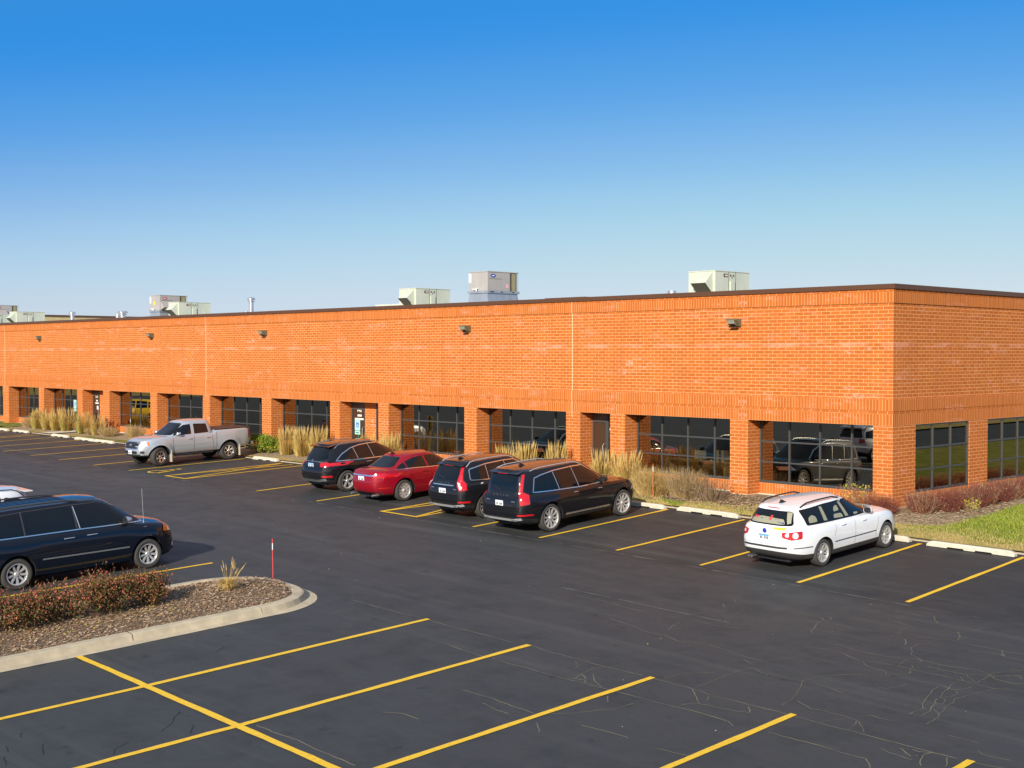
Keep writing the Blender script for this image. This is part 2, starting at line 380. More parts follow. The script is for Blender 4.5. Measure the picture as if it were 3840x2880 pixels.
NEAR = [4.79, 2.14, -.58, -3.24, -6.00, -8.68, -16.33, -19.95, -29.38, -32.51, -35.82, -38.84, -41.95, -44.95, -47.9]
for x in NEAR+[7.5, 10.2]: line((x, -7.77), (x+.04, -2.42))
for x, y0 in ((-50.2, -7.7), (-51.0, -7.7), (-54.3, -7.7), (-57.4, -7.7)): line((x, y0), (x, -2.45))
def aisle(x0, x1, ya, yb):
    line((x0, ya), (x0, yb)); line((x1, ya), (x1, yb)); line((x0-.05, ya+.04), (x1+.05, ya+.04), .105, .012)
aisle(-12.98, -11.28, -7.74, -2.45); line((-12.95, -7.7), (-11.9, -2.5), .1, .012); line((-11.3, -7.7), (-12.5, -2.5), .1, .016)
aisle(-26.45, -24.95, -7.75, -2.4); line((-26.4, -7.4), (-25.6, -2.5), .1, .012); line((-24.98, -7.7), (-26.3, -2.6), .1, .016)
# painted wheelchair mark on the bay beside the pickup
m = MB().mt('yellow_paint')
cx_, cy_ = -28.0, -7.15
strip(m, [(cx_+.42*math.cos(t), cy_+.42*math.sin(t)) for t in [R(a) for a in range(150, 420, 15)]], .09, .009)
strip(m, [(cx_-.1, cy_+.05), (cx_-.1, cy_+.75)], .10, .013); strip(m, [(cx_-.1, cy_+.1), (cx_+.4, cy_+.15), (cx_+.55, cy_-.35)], .09, .017)
strip(m, [(cx_-.1, cy_+.48), (cx_+.3, cy_+.48)], .08, .017); strip(m, [(cx_-.1, cy_+.8), (cx_-.1, cy_+1.02)], .20, .009)
m.build('wheelchair_marking', kind='structure')
for x0, xe in ((-.59, -.61), (2.16, 2.19), (5.0, 4.98), (7.66, 7.8), (10.38, 10.5), (13.2, 13.2)):
    if x0 < -.6+.1: line((xe, -30), (x0, -16.17), .118)
    else: line((xe, -30), (x0, -16.15), .118)
line((-3.06, -22.05), (16, -22.13), .125, .012)
line((-8.72, -23.5), (-8.52, -16.2), .105); line((-11.6, -23.5), (-11.5, -16.2)); line((-14.4, -23.5), (-14.4, -16.2)); line((-17.2, -23.5), (-17.2, -16.2))
CRACKS=[(0,[(6.11,-14.57),(6.46,-14.60),(6.73,-14.55),(7.02,-14.53),(7.24,-14.57),(7.58,-14.67)]),
(0,[(6.73,-14.55),(6.81,-14.04),(7.02,-13.65),(7.28,-13.43),(7.50,-13.26),(7.65,-12.83)]),
(0,[(6.76,-14.56),(6.91,-14.85),(7.06,-15.16),(7.19,-15.48),(7.29,-15.91)]),
(0,[(5.61,-13.86),(5.68,-13.62),(5.82,-13.34),(5.80,-13.07),(5.77,-12.76)]),
(0,[(3.70,-10.38),(3.99,-10.37),(4.25,-10.37),(4.44,-10.38),(4.57,-10.54),(4.66,-10.51),(4.59,-10.29),(4.45,-10.15),(4.39,-10.29)]),
(0,[(4.56,-10.62),(4.66,-10.94),(4.81,-11.21),(4.87,-11.42),(5.03,-11.65)]),
(0,[(4.82,-10.62),(5.21,-10.68),(5.49,-10.64),(5.77,-10.59)]),
(0,[(3.41,-10.72),(3.41,-10.32),(3.42,-10.14),(3.38,-9.94)]),
(0,[(5.50,-12.55),(5.87,-12.50),(6.22,-12.53),(6.70,-12.74),(6.86,-12.63),(7.05,-12.58),(7.31,-12.56),(7.70,-12.62),(8.09,-12.59),(8.43,-12.63),(8.75,-12.67),(9.04,-12.69),(9.21,-12.54),(9.45,-12.56)]),
(0,[(5.53,-12.14),(5.85,-12.02),(6.27,-12.17),(6.59,-12.17),(6.98,-12.09),(7.20,-11.95),(7.50,-11.95),(7.77,-11.98),(8.03,-11.92),(8.30,-11.82),(8.55,-11.92),(8.69,-11.55),(8.85,-11.31)]),
(0,[(6.77,-12.78),(6.93,-12.94),(7.12,-13.00),(7.33,-13.03),(7.42,-13.15)]),
(0,[(6.00,-10.40),(6.08,-10.38),(6.18,-10.47),(6.48,-10.39),(6.75,-10.29),(7.11,-10.20),(7.45,-10.27),(7.83,-10.26),(8.18,-10.29),(8.39,-10.24)]),
(0,[(5.39,-9.60),(5.64,-9.60),(5.87,-9.71),(6.16,-9.80),(6.46,-9.74),(6.83,-9.58),(6.96,-9.30),(6.95,-8.89),(7.01,-8.75)]),
(0,[(5.97,-9.88),(5.97,-10.09),(6.07,-10.32)]),
(0,[(7.08,-11.73),(6.97,-11.50),(6.82,-11.30),(6.78,-10.97),(6.86,-10.75),(7.07,-10.64)]),
(0,[(6.40,-10.75),(6.54,-10.93),(6.65,-11.18)]),
(0,[(7.64,-10.73),(7.84,-10.63),(8.12,-10.55),(8.27,-10.66),(8.58,-10.66)]),
(0,[(8.02,-10.30),(8.14,-10.52),(8.25,-10.66)]),
(0,[(7.10,-11.71),(7.28,-11.85),(7.40,-11.95),(7.42,-12.15)]),
(0,[(7.32,-12.61),(7.22,-12.28),(7.17,-12.04)]),
(0,[(7.67,-12.86),(7.57,-12.66),(7.52,-12.49),(7.44,-12.36)]),
(0,[(8.43,-12.63),(8.45,-12.90),(8.53,-13.21),(8.59,-13.49),(8.68,-13.71),(8.70,-13.92),(8.79,-14.13),(8.87,-14.41),(8.77,-14.47)]),
(0,[(8.37,-13.20),(8.40,-13.46),(8.50,-13.73),(8.58,-14.01),(8.67,-14.28),(8.80,-14.49),(8.80,-14.66),(8.81,-14.91)]),
(0,[(8.72,-13.76),(8.81,-13.84),(8.88,-14.08),(8.81,-14.12),(8.72,-13.99),(8.69,-13.84),(8.72,-13.76)]),
(0,[(8.67,-13.25),(8.79,-13.40),(8.78,-13.60),(8.74,-13.74)]),
(0,[(8.75,-12.67),(8.72,-13.05),(8.59,-13.24),(8.35,-13.12),(8.14,-13.06),(8.02,-13.24)]),
(0,[(9.04,-12.69),(8.98,-13.00),(8.92,-13.44),(8.89,-13.71),(8.97,-13.90),(8.97,-14.12),(9.06,-14.36),(9.08,-14.51),(9.17,-14.75),(9.21,-15.15)]),
(0,[(8.93,-14.42),(9.06,-14.53),(9.12,-14.64)]),
(0,[(8.82,-14.19),(8.94,-14.58),(8.95,-14.83)]),
(0,[(8.33,-12.43),(8.51,-12.64)]),
(0,[(8.37,-12.28),(8.70,-12.62),(8.63,-12.09),(8.58,-11.73)]),
(0,[(8.55,-11.92),(8.77,-12.14),(9.12,-12.19),(9.21,-12.05)]),
(0,[(8.78,-11.82),(8.97,-11.70),(9.09,-11.83)]),
(0,[(7.65,-12.23),(7.92,-12.26),(8.31,-12.24),(8.55,-12.08),(8.76,-11.94),(8.99,-11.57)]),
(0,[(7.76,-13.99),(7.88,-13.95),(7.94,-13.74),(8.00,-13.42)]),
(0,[(7.73,-16.23),(7.92,-16.22),(8.30,-16.24),(8.61,-16.21),(8.98,-16.22),(9.32,-16.21),(9.67,-16.22),(9.92,-16.22),(10.22,-16.20)]),
(0,[(10.41,-16.20),(10.61,-16.17),(11.05,-16.08)]),
(0,[(7.25,-16.21),(7.44,-16.21),(7.58,-16.22)]),
(0,[(7.30,-15.53),(7.68,-15.74),(7.86,-15.67),(8.10,-15.69),(8.28,-15.70),(8.45,-15.73),(8.52,-15.88),(8.60,-16.19)]),
(0,[(8.11,-16.18),(8.20,-15.96),(8.30,-15.77)]),
(0,[(8.49,-15.76),(8.70,-16.00),(8.81,-16.15)]),
(0,[(7.84,-17.04),(8.07,-17.05),(8.31,-17.04),(8.54,-17.02),(8.79,-17.02),(9.02,-17.05),(9.24,-17.04),(9.36,-17.02),(9.47,-17.14),(9.57,-17.27)]),
(0,[(9.87,-16.24),(9.83,-16.40),(9.89,-16.57),(10.00,-16.76)]),
(0,[(9.62,-16.30),(9.72,-16.32),(9.88,-16.23)]),
(0,[(10.10,-16.26),(10.20,-16.45),(10.24,-16.58)]),
(0,[(9.30,-16.54),(9.47,-16.62),(9.65,-16.63),(9.81,-16.65)]),
(0,[(9.49,-16.36),(9.66,-16.50),(9.74,-16.54)]),
(0,[(8.39,-15.54),(8.47,-15.36),(8.67,-15.39),(8.84,-15.36)]),
(0,[(10.25,-15.69),(10.38,-15.82),(10.52,-15.81),(10.73,-15.77)]),
(0,[(9.67,-15.39),(9.92,-15.41),(10.11,-15.41)]),
(0,[(5.81,-8.57),(6.03,-8.93),(6.19,-9.12)]),
(0,[(4.95,-8.79),(5.30,-8.69),(5.79,-8.76)]),
(0,[(6.79,-9.50),(6.99,-9.81),(7.09,-10.09)]),
(0,[(7.09,-10.09),(7.11,-9.87)]),
(0,[(2.19,-16.15),(2.66,-16.22),(3.05,-16.21),(3.49,-16.22),(3.83,-16.24),(4.15,-16.22),(4.51,-16.20),(4.81,-16.18)]),
(0,[(2.81,-17.19),(3.19,-17.16),(3.63,-17.19),(3.97,-17.18),(4.32,-17.15),(4.60,-17.14),(4.93,-17.12)]),
(0,[(5.07,-17.11),(5.41,-17.10),(5.75,-17.09),(6.18,-17.07),(6.50,-17.03),(6.91,-17.04),(7.17,-17.06),(7.34,-17.18)]),
(0,[(4.14,-17.07),(4.04,-16.81),(3.99,-16.59),(3.96,-16.44),(4.05,-16.26)]),
(0,[(3.47,-16.34),(3.64,-16.46),(3.75,-16.63)]),
(0,[(4.01,-17.10),(4.16,-17.04),(4.30,-17.00),(4.44,-17.12)]),
(0,[(4.18,-16.68),(4.41,-16.90),(4.74,-17.09)]),
(0,[(4.04,-16.81),(4.27,-16.94)]),
(0,[(5.02,-16.20),(5.35,-16.19),(5.70,-16.19),(6.06,-16.22),(6.31,-16.26),(6.62,-16.24),(6.94,-16.24),(7.27,-16.23)]),
(0,[(4.40,-18.71),(4.65,-18.70),(4.89,-18.73)]),
(0,[(5.09,-18.54),(5.32,-18.28),(5.48,-17.95),(5.62,-17.78),(5.63,-17.48),(5.64,-17.36)]),
(0,[(5.13,-17.37),(5.32,-17.58)]),
(0,[(5.21,-18.99),(5.37,-19.12),(5.52,-19.24)]),
(0,[(5.20,-16.16),(5.16,-15.69),(5.31,-15.41),(5.48,-15.17)]),
(0,[(5.85,-16.12),(5.76,-15.53),(5.72,-15.17),(5.67,-14.70),(5.78,-14.51),(6.17,-14.66)]),
(0,[(1.73,-13.53),(2.49,-13.69),(2.96,-13.85),(3.27,-13.78),(3.75,-13.95),(3.97,-13.83),(4.27,-13.75),(4.71,-13.82),(5.12,-13.95),(5.32,-13.96),(5.66,-13.93)]),
(0,[(-0.18,-12.46),(0.46,-12.44),(1.21,-12.57),(1.90,-12.59),(2.55,-12.46),(2.98,-12.43),(3.45,-12.47),(3.91,-12.30)]),
(0,[(3.09,-13.44),(2.93,-13.13),(2.82,-12.76),(2.95,-12.53)]),
(0,[(2.57,-12.13),(2.57,-11.91),(2.67,-11.48),(2.85,-11.43)]),
(0,[(3.39,-12.10),(3.23,-11.85),(3.15,-11.56),(2.96,-10.91)]),
(0,[(2.22,-10.26),(2.54,-10.58)]),
(0,[(2.35,-10.79),(2.65,-11.11)]),
(0,[(5.29,-14.11),(5.55,-14.28),(5.58,-14.02)]),
(0,[(6.20,-16.98),(6.28,-16.75),(6.41,-16.70),(6.81,-16.63),(7.20,-16.54)]),
(0,[(6.36,-16.52),(6.25,-16.32),(6.26,-16.22)]),
(0,[(5.85,-16.21),(6.35,-16.68)]),
(0,[(6.98,-16.32),(7.15,-16.52)]),
(0,[(7.13,-18.60),(7.41,-18.58),(7.67,-18.51)]),
(0,[(5.75,-18.62),(6.15,-18.57),(6.58,-18.56)]),
(0,[(-0.49,-16.22),(0.20,-16.24),(0.83,-16.22),(1.47,-16.23),(1.81,-16.24)]),
(0,[(-3.02,-16.21),(-2.29,-16.23),(-1.53,-16.24),(-0.80,-16.20)]),
(0,[(1.01,-17.13),(1.43,-17.16),(1.92,-17.20),(2.13,-17.20)]),
(0,[(2.29,-17.16),(2.57,-17.18),(2.81,-17.19)]),
(0,[(3.25,-18.69),(3.61,-18.68),(3.96,-18.66),(4.40,-18.71)]),
(0,[(2.34,-21.86),(2.86,-21.85),(3.31,-21.80),(3.81,-21.84),(4.25,-21.84),(4.69,-21.83)]),
(0,[(3.98,-18.92),(4.37,-18.99),(4.62,-18.99)]),
(0,[(3.21,-20.24),(3.47,-20.07),(3.85,-20.07)]),
(1,[(0.98,-22.33),(1.18,-22.54),(1.39,-22.69),(1.54,-22.90),(1.61,-22.97)]),
(1,[(1.67,-23.51),(1.77,-23.66),(1.83,-23.79),(2.03,-23.91)]),
(1,[(0.93,-24.41),(1.10,-24.49),(1.34,-24.58)]),
(1,[(0.64,-24.81),(0.90,-24.88)]),
(1,[(0.23,-24.42),(0.42,-24.51)]),
(1,[(1.67,-22.50),(1.99,-22.73)]),
(1,[(1.04,-24.99),(1.39,-25.11)]),
(1,[(-1.76,-19.93),(-1.54,-20.24)])]

m0 = MB().mt('crack_pale'); m1 = MB().mt('crack_dark')
for t, pl in CRACKS:
    P = [Vector(pl[0])]
    for a, b in zip(pl, pl[1:]):
        a, b = Vector(a), Vector(b); n = max(2, int((b-a).length/.09)); q = Vector((-(b-a).y, (b-a).x)).normalized()
        for j in range(1, n+1): P.append(a.lerp(b, j/n)+(q*random.uniform(-.012, .012) if j < n else Vector((0, 0))))
    mm = m1 if t else m0; vs = []; tk = .6 if t else 1
    for i, p in enumerate(P):
        d = (P[min(i+1, len(P)-1)]-P[max(0, i-1)]).normalized(); q = Vector((-d.y, d.x))
        ww = (1+1.5*d.x*d.x)*.0027+.003*max(0, .5+mnoise(Vector((p.x*1.6, p.y*1.6, 4))))+random.uniform(0, .0025)
        for s_ in (-1, 1): c = p+q*s_*ww*tk; vs.append((c.x, c.y, gz(c.x, c.y)+.004))
    mm.add(vs, [(2*i, 2*i+1, 2*i+3, 2*i+2) for i in range(len(P)-1)])
m0.build('pavement_cracks', kind='structure'); m1.build('pavement_dark_cracks', kind='structure')
m = MB().mt('seam_grey')
for y0, xa, xb in ((-8.04, -60, 12), (-12.1, -1, 3)):
    x = xa
    while x < xb:
        x2 = x+random.uniform(.5, 2.2); strip(m, [(x, y0+.03*mnoise(Vector((x, 0, 0)))), (x2, y0+.03*mnoise(Vector((x2, 0, 0))))], random.choice((.02, .03, .045)), .005, .004); x = x2+random.uniform(0, .25)
m.build('pavement_seam', kind='structure')

# ------------------------------------------------------------------ kerbed island in the foreground
def island_ring(off, n=26, ytail=-34):
    """outline of the island offset inwards by off: straight right side, round tip, straight left side"""
    xr, xl, tip, rad = -3.05-off, -6.75+off, -16.33-off, 1.45-off*.6
    pts = [(xr, ytail)]
    cy = tip-rad; cxr = xr-rad; cxl = xl+rad
    for i in range(n+1):
        a = math.pi/2*i/n; pts.append((cxr+rad*math.cos(a), cy+rad*math.sin(a)))
    for i in range(n+1):
        a = math.pi/2+math.pi/2*i/n; pts.append((cxl+rad*math.cos(a), cy+rad*math.sin(a)))
    pts.append((xl, ytail)); return pts
def isub(pts):
    out = []
    for a, b in zip(pts, pts[1:]):
        n = max(1, int(math.dist(a, b)/.6))
        for j in range(n): out.append((a[0]+(b[0]-a[0])*j/n, a[1]+(b[1]-a[1])*j/n))
    return out+[pts[-1]]
lv = [(0, .006), (.20, .022), (.235, .135), (.27, .150), (.42, .155), (.45, .120)]
rings = [isub(island_ring(o)) for o, _ in lv]
n = min(len(r_) for r_ in rings)
def resample(pts, n):
    d = [0]
    for a, b in zip(pts, pts[1:]): d.append(d[-1]+math.dist(a, b))
    out = []; j = 0
    for i in range(n):
        t = d[-1]*i/(n-1)
        while j < len(d)-2 and d[j+1] < t: j += 1
        u = (t-d[j])/max(1e-9, d[j+1]-d[j]); out.append((pts[j][0]+(pts[j+1][0]-pts[j][0])*u, pts[j][1]+(pts[j+1][1]-pts[j][1])*u))
    return out
base_ring = resample(rings[0], 150)
def gi(x, y): return gz(x, y)
m = MB().mt('concrete'); m.smooth = False; vs = []
for (o, h), r_ in zip(lv, rings):
    for x, y in resample(r_, 150): vs.append((x, y, gi(x, y)+h+(.004*mnoise(Vector((x*2, y*2, h*9))))))
m.add(vs, [(j*150+i, j*150+i+1, (j+1)*150+i+1, (j+1)*150+i) for j in range(len(lv)-1) for i in range(149)][::-1])
m.mt('crack_dark')
for yc in (-20.93, -18.2, -23.7):
    pr = [(-3.05-o_, h_) for o_, h_ in lv[1:]]
    m.add([(x_, yc+s_*(.007 if yc < -20 and yc > -22 else .004)+.012*math.sin(x_*40), gz(x_, yc)+h_+.006) for x_, h_ in pr for s_ in (-1, 1)], [(2*i, 2*i+1, 2*i+3, 2*i+2) for i in range(len(pr)-1)])
m.build('island_kerb', kind='structure')
xs_ = fr(-6.35, -3.47, .12); ys_ = fr(-34, -16.6, .14)
def inside(x, y, o=.44):
    xr, xl, tip, rad = -3.05-o, -6.75+o, -16.33-o, 1.45-o*.6
    if x > xr or x < xl or y > tip: return False
    for cx in (xr-rad, xl+rad):
        if ((cx > -4.9 and x > cx) or (cx < -4.9 and x < cx)) and y > tip-rad: return math.hypot(x-cx, y-tip+rad) <= rad
    return True
m = MB().mt('mulch'); m.smooth = True; ring = resample(isub(island_ring(.44)), 120); rows = 9; vs = []
# mulch surface: rows from the right edge to the left edge, mirrored parametrisation of the outline
half = 60
for i in range(half):
    a = ring[i]; b = ring[119-i]
    for j in range(25):
        t = j/24; x = a[0]+(b[0]-a[0])*t; y = a[1]+(b[1]-a[1])*t
        vs.append((x, y, gz(x, y)+.118+.10*math.sin(math.pi*t)**.7+.02*mnoise(Vector((x*3, y*3, 3)))))
m.add(vs, [(i*25+j, i*25+j+1, (i+1)*25+j+1, (i+1)*25+j) for i in range(half-1) for j in range(24)])
m.build('island_mulch', kind='structure')
def isz(x, y):
    t = (x+6.3)/2.8; return gz(x, y)+.118+.10*math.sin(math.pi*min(1, max(0, t)))**.7
# loose bark chips on the island
mat('chip_a', (.56, .41, .26), .9); mat('chip_b', (.36, .225, .12), .9); mat('chip_c', (.17, .10, .055), .9)
m = MB()
for i in range(15000):
    y = random.uniform(-26, -16.6); x = random.uniform(-6.2, -3.5)
    if not inside(x, y, .46): continue
    m.mt(random.choice(('chip_a', 'chip_b', 'chip_b', 'chip_b', 'chip_c')))
    a = random.uniform(0, 6.28); l = random.uniform(.010, .032); wd = random.uniform(.004, .011); z = isz(x, y)+.012
    dx, dy = math.cos(a)*l, math.sin(a)*l; ux, uy = -math.sin(a)*wd, math.cos(a)*wd; tz = random.uniform(-.012, .02)
    m.add([(x-dx-ux, y-dy-uy, z), (x+dx-ux, y+dy-uy, z+tz), (x+dx+ux, y+dy+uy, z+tz+.006), (x-dx+ux, y-dy+uy, z+.008)], [(0, 1, 2, 3)])
m.build('bark_chips', kind='stuff')
m = MB()
for i in range(9000):
    x = random.uniform(-12, 2.2); y = random.uniform(-1.6, -.1) if x < .3 else random.uniform(-1.2, 4)
    if x > lx(y)-.05: continue
    m.mt(random.choice(('chip_a', 'chip_b', 'chip_b', 'chip_c')))
    a = random.uniform(0, 6.28); l = random.uniform(.02, .05); wd = random.uniform(.008, .018); z = bedz(x, y)+.035
    dx, dy = math.cos(a)*l, math.sin(a)*l; ux, uy = -math.sin(a)*wd, math.cos(a)*wd
    m.add([(x-dx-ux, y-dy-uy, z), (x+dx-ux, y+dy-uy, z+.01), (x+dx+ux, y+dy+uy, z+.018), (x-dx+ux, y-dy+uy, z+.008)], [(0, 1, 2, 3)])
m.build('bed_litter', kind='stuff')
# short grass blades
for nm, c in (('blade_green', (.12, .20, .02)), ('blade_lime', (.30, .34, .04)), ('blade_tan', (.52, .40, .16)), ('blade_dry', (.40, .28, .10))): mat(nm, c, .8, 0, .2)
m = MB()
def blade(m, x, y, z, h, wd, lean=.5):
    a = random.uniform(0, 6.28); b = random.uniform(0, 6.28); l = h*lean*random.random()
    m.add([(x-math.cos(a)*wd, y-math.sin(a)*wd, z), (x+math.cos(a)*wd, y+math.sin(a)*wd, z), (x+math.cos(b)*l, y+math.sin(b)*l, z+h)], [(0, 1, 2)])
for i in range(52000):
    y = EDGE+.04+(random.random()**1.35)*9; x = lx(y)+random.random()*(7.5-lx(y))+random.gauss(0, .08)
    if x < -.05 and y > -1.2: continue
    tan = interp(y+.35*mnoise(Vector((x*1.2, y*1.2, 5))), [-1.9, -1.35, -.9, 0], [.97, .75, .25, .06])
    if x < 1.6: tan = max(tan, interp(x, [0, 1.6], [.95, .5]))
    m.mt(random.choice(('blade_tan', 'blade_dry', 'blade_tan')) if random.random() < tan else random.choice(('blade_green', 'blade_lime', 'blade_lime')))
    blade(m, x, y, bedz(x, y)+.015, random.uniform(.03, .075), .006)
for i in range(16000):
    x = random.uniform(-16, 0); y = EDGE+.02+random.random()*dry_w(x)*1.15
    m.mt(random.choice(('blade_tan', 'blade_dry', 'blade_tan', 'blade_lime') if mnoise(Vector((x*.9, y, 9))) < .42 else ('blade_lime', 'blade_green')))
    blade(m, x, y, bedz(x, y)+.02, random.uniform(.03, .07), .008)
m.build('grass_blades', kind='stuff')

# ------------------------------------------------------------------ the brick building
B = empty('brick_building', (0, 0, 0), label='long single-storey orange brick building with recessed dark windows and brown roof edge', cat='building')
ZL, ZT = 2.777, 6.708; XW = -110.0; YB = 75.0; RC = .60
m = MB().mt('brick'); m.box(XW, 0, 0, RC, ZL, 6.57)
m.build('wall', B, uv=True)
m = MB().mt('brick'); m.box(-.35, 0, RC, YB, ZL, 6.57); m.build('wall', B, uv=True)
def band(z0, z1, mt, pr=.018, uvz=0.0):
    m = MB().mt(mt); m.box(XW, pr, -pr, 0, z0, z1); m.build('brick_band', B, uv=uvz or True)
    m = MB().mt(mt); m.box(0, pr, 0, YB, z0, z1); m.build('brick_band', B, uv=uvz or True)
band(2.777, 3.107, 'soldier_brick', .012, 2.777); band(3.107, 3.187, 'brick', .016, 3.0956)
band(3.187, 3.507, 'soldier_brick', .028, 3.182)
band(6.185, 6.505, 'soldier_brick', .028, 6.181); band(6.505, 6.57, 'brick', .034, 6.494)
m = MB().mt('coping_brown'); m.box(XW, .075, -.075, .42, 6.572, ZT); m.build('parapet_cap', B)
m = MB().mt('coping_brown'); m.box(-.42, .075, .42, YB, 6.572, ZT); m.build('parapet_cap', B)
for x in (-12.2, -36.68, -60.9, -85.4):
    m = MB().mt('joint_white')
    m.box(x-.013, x+.013, -.006, 0, 3.508, 6.184); m.box(x-.013, x+.013, -.034, -.028, 3.188, 3.506); m.box(x-.013, x+.013, -.036, -.0345, 6.186, 6.568)
    m.box(x-.013, x+.013, -.020, -.0165, 2.6, 3.186); m.build('control_joint', B)
PIERS = [(-.60, 0), (-5.51, -4.85), (-10.45, -9.80), (-12.50, -11.84), (-17.83, -17.14), (-23.12, -22.44), (-26.46, -25.78), (-31.77, -31.01),
         (-37.01, -36.36), (-42.28, -41.59), (-47.61, -46.86), (-50.82, -50.14), (-55.95, -55.25), (-61.26, -60.37), (-65.9, -65.2), (-70.5, -69.8),
         (-74.7, -74.0), (-80, -79.3), (-85.8, -85.0), (-91, -90.3), (-97, -96.3), (-103, -102.3)]
for i, (a, b) in enumerate(PIERS):
    m = MB().mt('brick'); m.box(a, b, 0, 1.25 if i == 0 else RC+.25, WB, ZL)
    m.mt('pale_concrete').box(a-.02, b+.02, -.02, 1.27 if i == 0 else RC, .05, WB); m.build('pier', B, uv=True)
SP = [(4.45, 5.63)]
while SP[-1][1] < YB-6: SP.append((SP[-1][0]+4.40, SP[-1][1]+4.40))
for a, b in SP:
    m = MB().mt('brick'); m.box(-.35, 0, a, b, WB, ZL); m.mt('pale_concrete').box(-.35, .02, a-.02, b+.02, .05, WB); m.build('pier', B, uv=True)
def window(x0, x1, z0, z1, y, cols, side=False, ft=.05, mw=.048):
    """frame in the plane y (or x for the side wall) with muntins; pane is a sub-part"""
    def bx(m, a, b, c, d, p0, p1): (m.box(p0, p1, a, b, c, d) if side else m.box(a, b, p0, p1, c, d))
    s_ = -1 if side else 1; d0, d1 = (y-.10, y-.02) if side else (y+.02, y+.10)
    f = MB().mt('bronze_frame')
    bx(f, x0, x1, z0, z0+ft+.02, d0, d1); bx(f, x0, x1, z1-ft, z1, d0, d1)
    bx(f, x0, x0+ft, z0+ft+.02, z1-ft, d0, d1); bx(f, x1-ft, x1, z0+ft+.02, z1-ft, d0, d1)
    e = .006
    for i in range(1, cols):
        c = x0+(x1-x0)*i/cols; bx(f, c-mw/2, c+mw/2, z0+ft+.02, z1-ft, d0+e, d1-e)
    for z in (1.478, 2.105):
        bx(f, x0+ft, x1-ft, z-.022, z+.022, d0+2*e, d1-2*e)
    fo = f.build('window', B)
    pc = (d0+d1)/2; p = MB().mt('window_glass')
    (p.add([(pc, x0+.03, z0+.03), (pc, x1-.03, z0+.03), (pc, x1-.03, z1-.03), (pc, x0+.03, z1-.03)], [(0, 1, 2, 3)]) if side else
     p.add([(x0+.03, pc, z0+.03), (x1-.03, pc, z0+.03), (x1-.03, pc, z1-.03), (x0+.03, pc, z1-.03)], [(0, 1, 2, 3)]))
    p.build('pane', fo); return fo
DOORBAYS = {2, 5, 10}
for i in range(len(PIERS)-1):
    x1, x0 = PIERS[i][0], PIERS[i+1][1]
    if i in DOORBAYS: continue
    window(x0, x1, .845, ZL+.0, RC, 4)
    m = MB().mt('soldier_brick'); m.box(x0, x1, RC+.005, RC+.25, WB, .835); m.build('sill_wall', B, uv=.5048)
    m = MB().mt('pale_concrete'); m.box(x0, x1, RC-.06, RC+.004, .05, WB+.01); m.build('foundation_ledge', B)
for i in range(len(SP)):
    y0 = 1.25 if i == 0 else SP[i-1][1]; y1 = SP[i][0]
    window(y0, y1, .845, ZL, 0, 3, True)
    m = MB().mt('soldier_brick'); m.box(-.3, -.012, y0, y1, WB, .838); m.build('sill_wall', B, uv=.508)
    m = MB().mt('pale_concrete'); m.box(-.3, .02, y0+.02, y1-.02, .05, WB); m.build('foundation_ledge', B)
# doors
def text(s, size, loc, parent, mt='white_letter', rot=(math.pi/2, 0, 0), name='lettering', ext=.004, al='CENTER'):
    c = bpy.data.curves.new(name, 'FONT'); c.body = s; c.size = size; c.extrude = ext; c.align_x = al; c.align_y = 'CENTER'
    o = bpy.data.objects.new('tmp', c)
    COL.objects.link(o); dg = bpy.context.evaluated_depsgraph_get(); me = bpy.data.meshes.new_from_object(o.evaluated_get(dg))
    bpy.data.objects.remove(o); me.name = name; me.materials.clear(); me.materials.append(M[mt])
    t = bpy.data.objects.new(name, me); COL.objects.link(t); t.parent = parent; t.location = loc; t.rotation_euler = rot; return t
def marks(rows, x, y, z, parent, h=.05, name='lettering'):
    """rows of small unreadable white lettering: a word is a run of letter-sized blocks"""
    m = MB().mt('white_letter')
    for k_, (n, hh, dx) in enumerate(rows):
        wd = hh*.62; x0 = x-n*wd*.55+dx
        for i in range(n): m.box(x0+i*wd*1.1, x0+i*wd*1.1+wd*.86, y-.004, y, z-hh/2, z+hh/2)
        z -= hh*1.75
    m.build(name, parent)
def door(x0, x1, mt='door_brown', ztop=2.42, glazed=False):
    f = MB().mt('bronze_frame'); y = RC
    f.box(x0, x0+.05, y+.01, y+.13, WB, ZL); f.box(x1-.05, x1, y+.01, y+.13, WB, ZL); f.box(x0+.05, x1-.05, y+.01, y+.13, ztop, ZL)
    fo = f.build('door_frame', B)
    d = MB().mt(mt); d.box(x0+.05, x1-.05, y+.05, y+.09, WB, ztop); do = d.build('door', fo)
    h = MB().mt('vent_metal'); hx = x1-.17
    h.tube([(hx, y+.05, 1.30), (hx, y-.02, 1.30), (hx, y-.02, 1.62), (hx+.05, y-.02, 1.68), (hx+.05, y+.05, 1.68)], .017)
    h.build('door_handle', fo); return fo, (x0+x1)/2
def recess_pier(a, b, zt=2.777):
    m = MB().mt('brick'); m.box(a, b, RC+.0, RC+.3, WB, zt); m.mt('pale_concrete').box(a, b, RC-.04, RC, .05, WB); m.build('pier', B, uv=True)
fo, c = door(-25.76, -24.80); text('940', .22, (c+.05, RC+.03, 2.38), fo); 
marks([(5, .085, .05), (12, .075, .02)], c, RC+.046, 2.17, fo)
recess_pier(-24.80, -24.05); door(-24.05, -23.13)
fo, c = door(-50.12, -49.25); text('934', .20, (c, RC+.03, 2.36), fo); marks([(4, .08, 0), (8, .075, 0)], c, RC+.046, 2.15, fo)
p = MB().mt('white_letter'); p.box(c-.02, c+.16, RC+.040, RC+.046, 1.66, 1.86); p.build('door_notice', fo)
recess_pier(-49.25, -47.62)
fo, c = door(-11.82, -11.15); window(-11.15, -10.46, .60, ZL, RC, 1)
